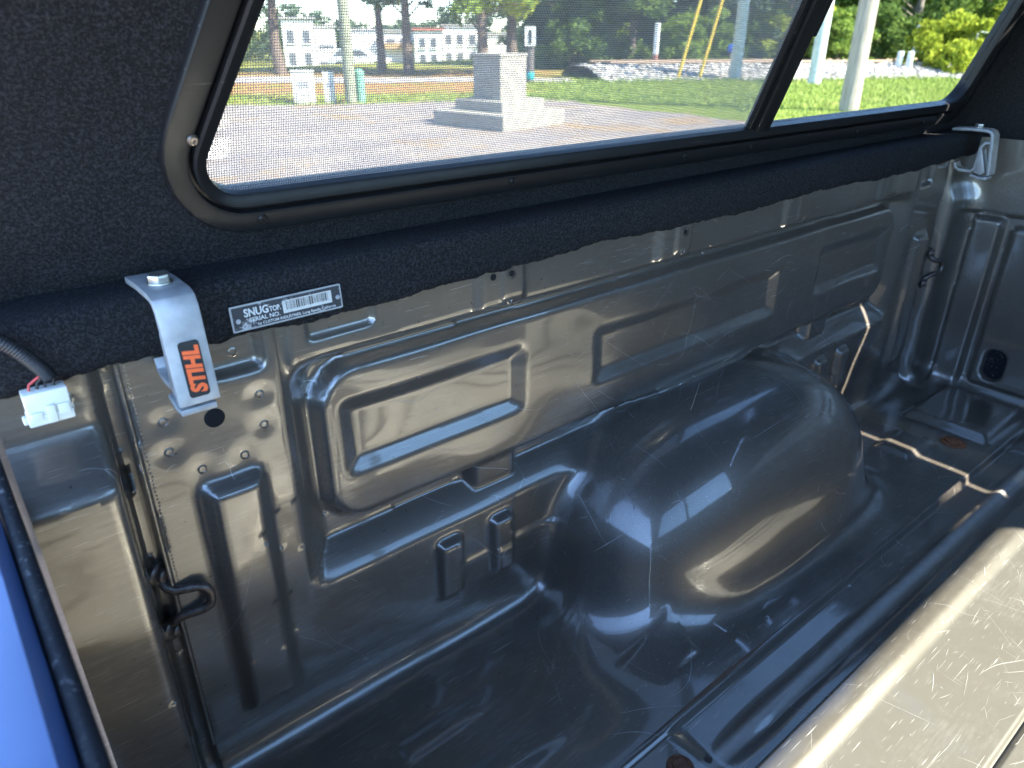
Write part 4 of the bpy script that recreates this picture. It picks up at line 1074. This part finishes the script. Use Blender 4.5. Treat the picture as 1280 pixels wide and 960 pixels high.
# ---- utility boxes
CREAM = simple('cream cabinet paint', (0.62, 0.62, 0.54), 0.5); GRN = simple('green cabinet', (0.16, 0.36, 0.26), 0.5)
def cabinet(px, d, w_, h, mat, label):
    x, y = along(px, d); z0 = tz(x, y); t = empty('utility_box', (x, y, z0), label, 'utility box', 'utility boxes by the lot edge', rz=-0.45)
    MB().box((0, 0, h / 2), (w_, w_ * 0.7, h), bev=0.02).obj('cabinet', mat, t, smooth=35, local=True)
    MB().box((0, 0, h + 0.012), (w_ * 1.08, w_ * 0.78, 0.03), bev=0.01).obj('lid', mat, t, local=True)
    MB().box((0, -w_ * 0.356, h * 0.62), (w_ * 0.5, 0.012, h * 0.18)).obj('panel', ALU, t, local=True)
cabinet(371, 19.0, 0.50, 0.70, CREAM, 'wide cream utility cabinet at the gravel edge')
cabinet(404, 19.0, 0.26, 0.66, CREAM, 'narrow cream utility cabinet next to the pole')
gx_, gy_ = along(444, 18.9); gt = empty('utility_post', (gx_, gy_, tz(gx_, gy_)), 'green round cable pedestal right of the pole', 'pedestal')
MB().lathe((gx_, gy_, tz(gx_, gy_)), [(0.11, 0), (0.11, 0.62)], n=16).obj('post', GRN, gt, smooth=40)
MB().lathe((gx_, gy_, tz(gx_, gy_)), [(0.118, 0.62), (0.118, 0.68), (0.07, 0.73), (0.02, 0.745)], n=16).obj('cap', GRN, gt, smooth=40)
# ---- signs
SIGNW = simple('white sign', (0.75, 0.75, 0.73), 0.5, var=0.04)
sx_, sy_ = along(663, 25.5); z0 = tz(sx_, sy_); fd = Vector((CAM.x - sx_, CAM.y - sy_, 0)).normalized(); sr = Vector((-fd.y, fd.x, 0))
sg = empty('arrow_sign', (sx_, sy_, z0), 'white arrow sign on a thick timber post with a teal band', 'sign')
MB().tube([(sx_, sy_, z0 - 0.2), (sx_, sy_, z0 + 1.32)], 0.13, 10).obj('post', bark('post timber', (0.14, 0.12, 0.12)), sg, smooth=60)
MB().lathe((sx_, sy_, z0), [(0.137, 0.10), (0.150, 0.14), (0.150, 0.28), (0.137, 0.32)], n=14).obj('band', simple('teal band', (0.03, 0.32, 0.34), 0.5), sg, smooth=40)
c0 = Vector((sx_, sy_, z0 + 1.36)) + fd * 0.16
def flat(b, pts, t): b.add([c0 + sr * p[0] + Vector((0, 0, p[1])) + fd * t for p in pts] + [c0 + sr * p[0] + Vector((0, 0, p[1])) + fd * (t - 0.02) for p in pts], [tuple(range(len(pts))), tuple(range(len(pts), 2 * len(pts)))[::-1]] + [(i, (i + 1) % len(pts), len(pts) + (i + 1) % len(pts), len(pts) + i) for i in range(len(pts))]); return b
flat(MB(), [(-0.17, -0.28), (0.17, -0.28), (0.17, 0.28), (-0.17, 0.28)], 0.0).obj('board', SIGNW, sg)
flat(MB(), [(-0.045, -0.20), (0.045, -0.20), (0.045, 0.17), (-0.045, 0.17)], 0.022).obj('symbol', BLACK, sg)
mx_, my_ = along(822, 33); z0 = tz(mx_, my_) + 0.2
mk_ = empty('marker_post', (mx_, my_, z0 - 0.4), 'tall white marker board on a brick red foot beyond the ballast', 'marker')
MB().box((mx_, my_, z0 + 1.0), (0.30, 0.16, 1.15), rz=0.5, bev=0.01).obj('board', SIGNW, mk_)
MB().box((mx_, my_, z0 + 0.01), (0.28, 0.15, 0.82), rz=0.5, bev=0.01).obj('foot', simple('brick red', (0.36, 0.15, 0.12), 0.8), mk_)
bx_, by_ = along(917, 33); z0 = -0.6
mb_ = empty('letter_box', (bx_, by_, z0), 'small blue box on a post behind the ballast', 'box')
MB().tube([(bx_, by_, z0), (bx_, by_, z0 + 0.55)], 0.05, 8).obj('post', BARK2, mb_)
MB().box((bx_, by_, z0 + 0.70), (0.30, 0.24, 0.28), rz=0.5, bev=0.05).obj('box_body', simple('blue paint', (0.04, 0.13, 0.55), 0.4), mb_, smooth=40)

# ---- white buildings below the slope
WALLW = simple('white render', (0.78, 0.77, 0.76), 0.85, var=0.04, scale=3); WIN = simple('dark window', (0.13, 0.14, 0.17), 0.15); TRIM = simple('brown balcony trim', (0.42, 0.27, 0.15), 0.8); ROOFM = simple('grey roof', (0.30, 0.29, 0.29), 0.9)
def building(px0, px1, d, ytop, label, wins, bands=0, depth=9.0, name='white_building', roof=None, skew=0.0):
    a = Vector(along(px0, d)); b = Vector(along(px1, d + skew)); L = (b - a).length; u = (b - a).normalized(); n = Vector((-u.y, u.x))
    if n.dot(a) < 0: n = -n
    mid = (a + b) / 2; z0 = min(tz(a.x, a.y), tz(b.x, b.y)) - 0.3
    # height from the picture row of the eaves
    dr = RW @ np.array([(px0 + px1) / 2 - 640, ytop - 480.0, f_px]); zt = CAM.z + dr[2] / math.hypot(dr[0], dr[1]) * d
    h = zt - z0; rz = math.atan2(u.y, u.x)
    t = empty(name, (mid.x, mid.y, z0), label, 'building', 'white buildings below the lot', rz=rz)
    sy = 1 if n.dot(Vector((-math.sin(rz), math.cos(rz)))) > 0 else -1
    MB().box((0, sy * depth / 2, h / 2), (L, depth, h)).obj('wall', WALLW, t, local=True)
    MB().box((0, sy * depth / 2, h + 0.09), (L + 0.3, depth + 0.3, 0.16)).obj('roof', roof or ROOFM, t, local=True)
    for (fx, fz, wx, wz) in wins:
        wobj = MB().box((fx * L, -sy * 0.02, 0.3 + fz * (h - 0.3)), (wx, 0.10, wz)).obj('window', WIN, t, local=True)
        MB().box((fx * L, -sy * 0.05, 0.3 + fz * (h - 0.3) - wz / 2 - 0.06), (wx + 0.2, 0.16, 0.08)).obj('sill', WALLW, wobj, local=True)
    for k in range(bands):
        MB().box((0, -sy * 0.45, 0.3 + (0.12 + 0.50 * k) * h), (L * 0.96, 0.9, 0.42)).obj('balcony', TRIM, t, local=True)
building(352, 392, 66, 24, 'white block with two rows of dark windows behind the greenish pole', [(-.25, .35, .5, .9), (.25, .35, .5, .9), (-.25, .72, .5, .9), (.25, .72, .5, .9)])
building(393, 418, 70, 34, 'white block with long dark louvre bands', [(0, .30, 1.3, .35), (0, .62, 1.3, .35)])
building(424, 477, 74, 38, 'wide plain white block behind the parked car', [(-.3, .25, 0.9, .5), (.35, .25, .9, .5)])
building(478, 516, 68, 40, 'white block with two brown balconies', [(-.25, .75, .7, .6), (.2, .75, .7, .6)], 2)
building(517, 552, 66, 38, 'white block with a red tinted roof', [(-.2, .30, .4, .7), (.2, .30, .4, .7), (.2, .70, .4, .7), (-.2, .70, .4, .7)], roof=simple('red roof', (0.45, 0.15, 0.12), 0.8))
building(553, 601, 70, 33, 'white block with small windows left of the dark pine', [(-.35, .3, .5, .8), (-.05, .3, .5, .8), (.28, .3, .5, .8), (-.35, .7, .5, .8), (-.05, .7, .5, .8), (.28, .7, .5, .8)])
building(602, 640, 76, 44, 'low white block right of the dark pine', [(0, .4, 1.4, .5)])
# ---- parked car
cx0, cy0 = along(447, 58); zc = tz(cx0, cy0)
car = empty('parked_car', (cx0, cy0, zc), 'white car parked before the wide plain block', 'car', rz=-0.75)
prof = [(-2.1, .35), (-2.1, .85), (-1.85, .95), (-1.35, 1.45), (0.35, 1.48), (1.0, .98), (1.95, .85), (2.1, .6), (2.1, .35)]
M_ = Matrix(((1, 0, 0, 0), (0, 0, 1, 0), (0, 1, 0, 0), (0, 0, 0, 1)))
MB().prism(prof, -0.85, 0.85, M_).obj('body', simple('white car paint', (0.75, 0.76, 0.78), 0.25, coat=1.0), car, bevel=0.06, smooth=40, local=True)
for sy in (-1, 1):
    MB().prism([(-1.7, .98), (-1.28, 1.38), (-0.5, 1.40), (-0.5, .98)], sy * 0.845, sy * 0.862, M_).obj('window', WIN, car, local=True)
    MB().prism([(-0.42, .98), (-0.42, 1.40), (0.30, 1.40), (0.85, .98)], sy * 0.845, sy * 0.862, M_).obj('window', WIN, car, local=True)
    for wx in (-1.3, 1.35):
        wh = MB().lathe((wx, sy * 0.70, 0.33), [(0.20, 0), (0.33, 0.02), (0.33, 0.17), (0.20, 0.19)], (0, sy, 0), 18).obj('wheel', RUBBER, car, smooth=40, local=True)
        MB().lathe((wx, sy * 0.70, 0.33), [(0.19, 0.185), (0.18, 0.20), (0.05, 0.205)], (0, sy, 0), 14).obj('rim', ALU, wh, smooth=40, local=True)
MB().box((2.08, 0.55, 0.72), (0.1, 0.35, 0.14), bev=0.03).obj('headlight', SIGNW, car, local=True)
MB().box((2.08, -0.55, 0.72), (0.1, 0.35, 0.14), bev=0.03).obj('headlight', SIGNW, car, local=True)
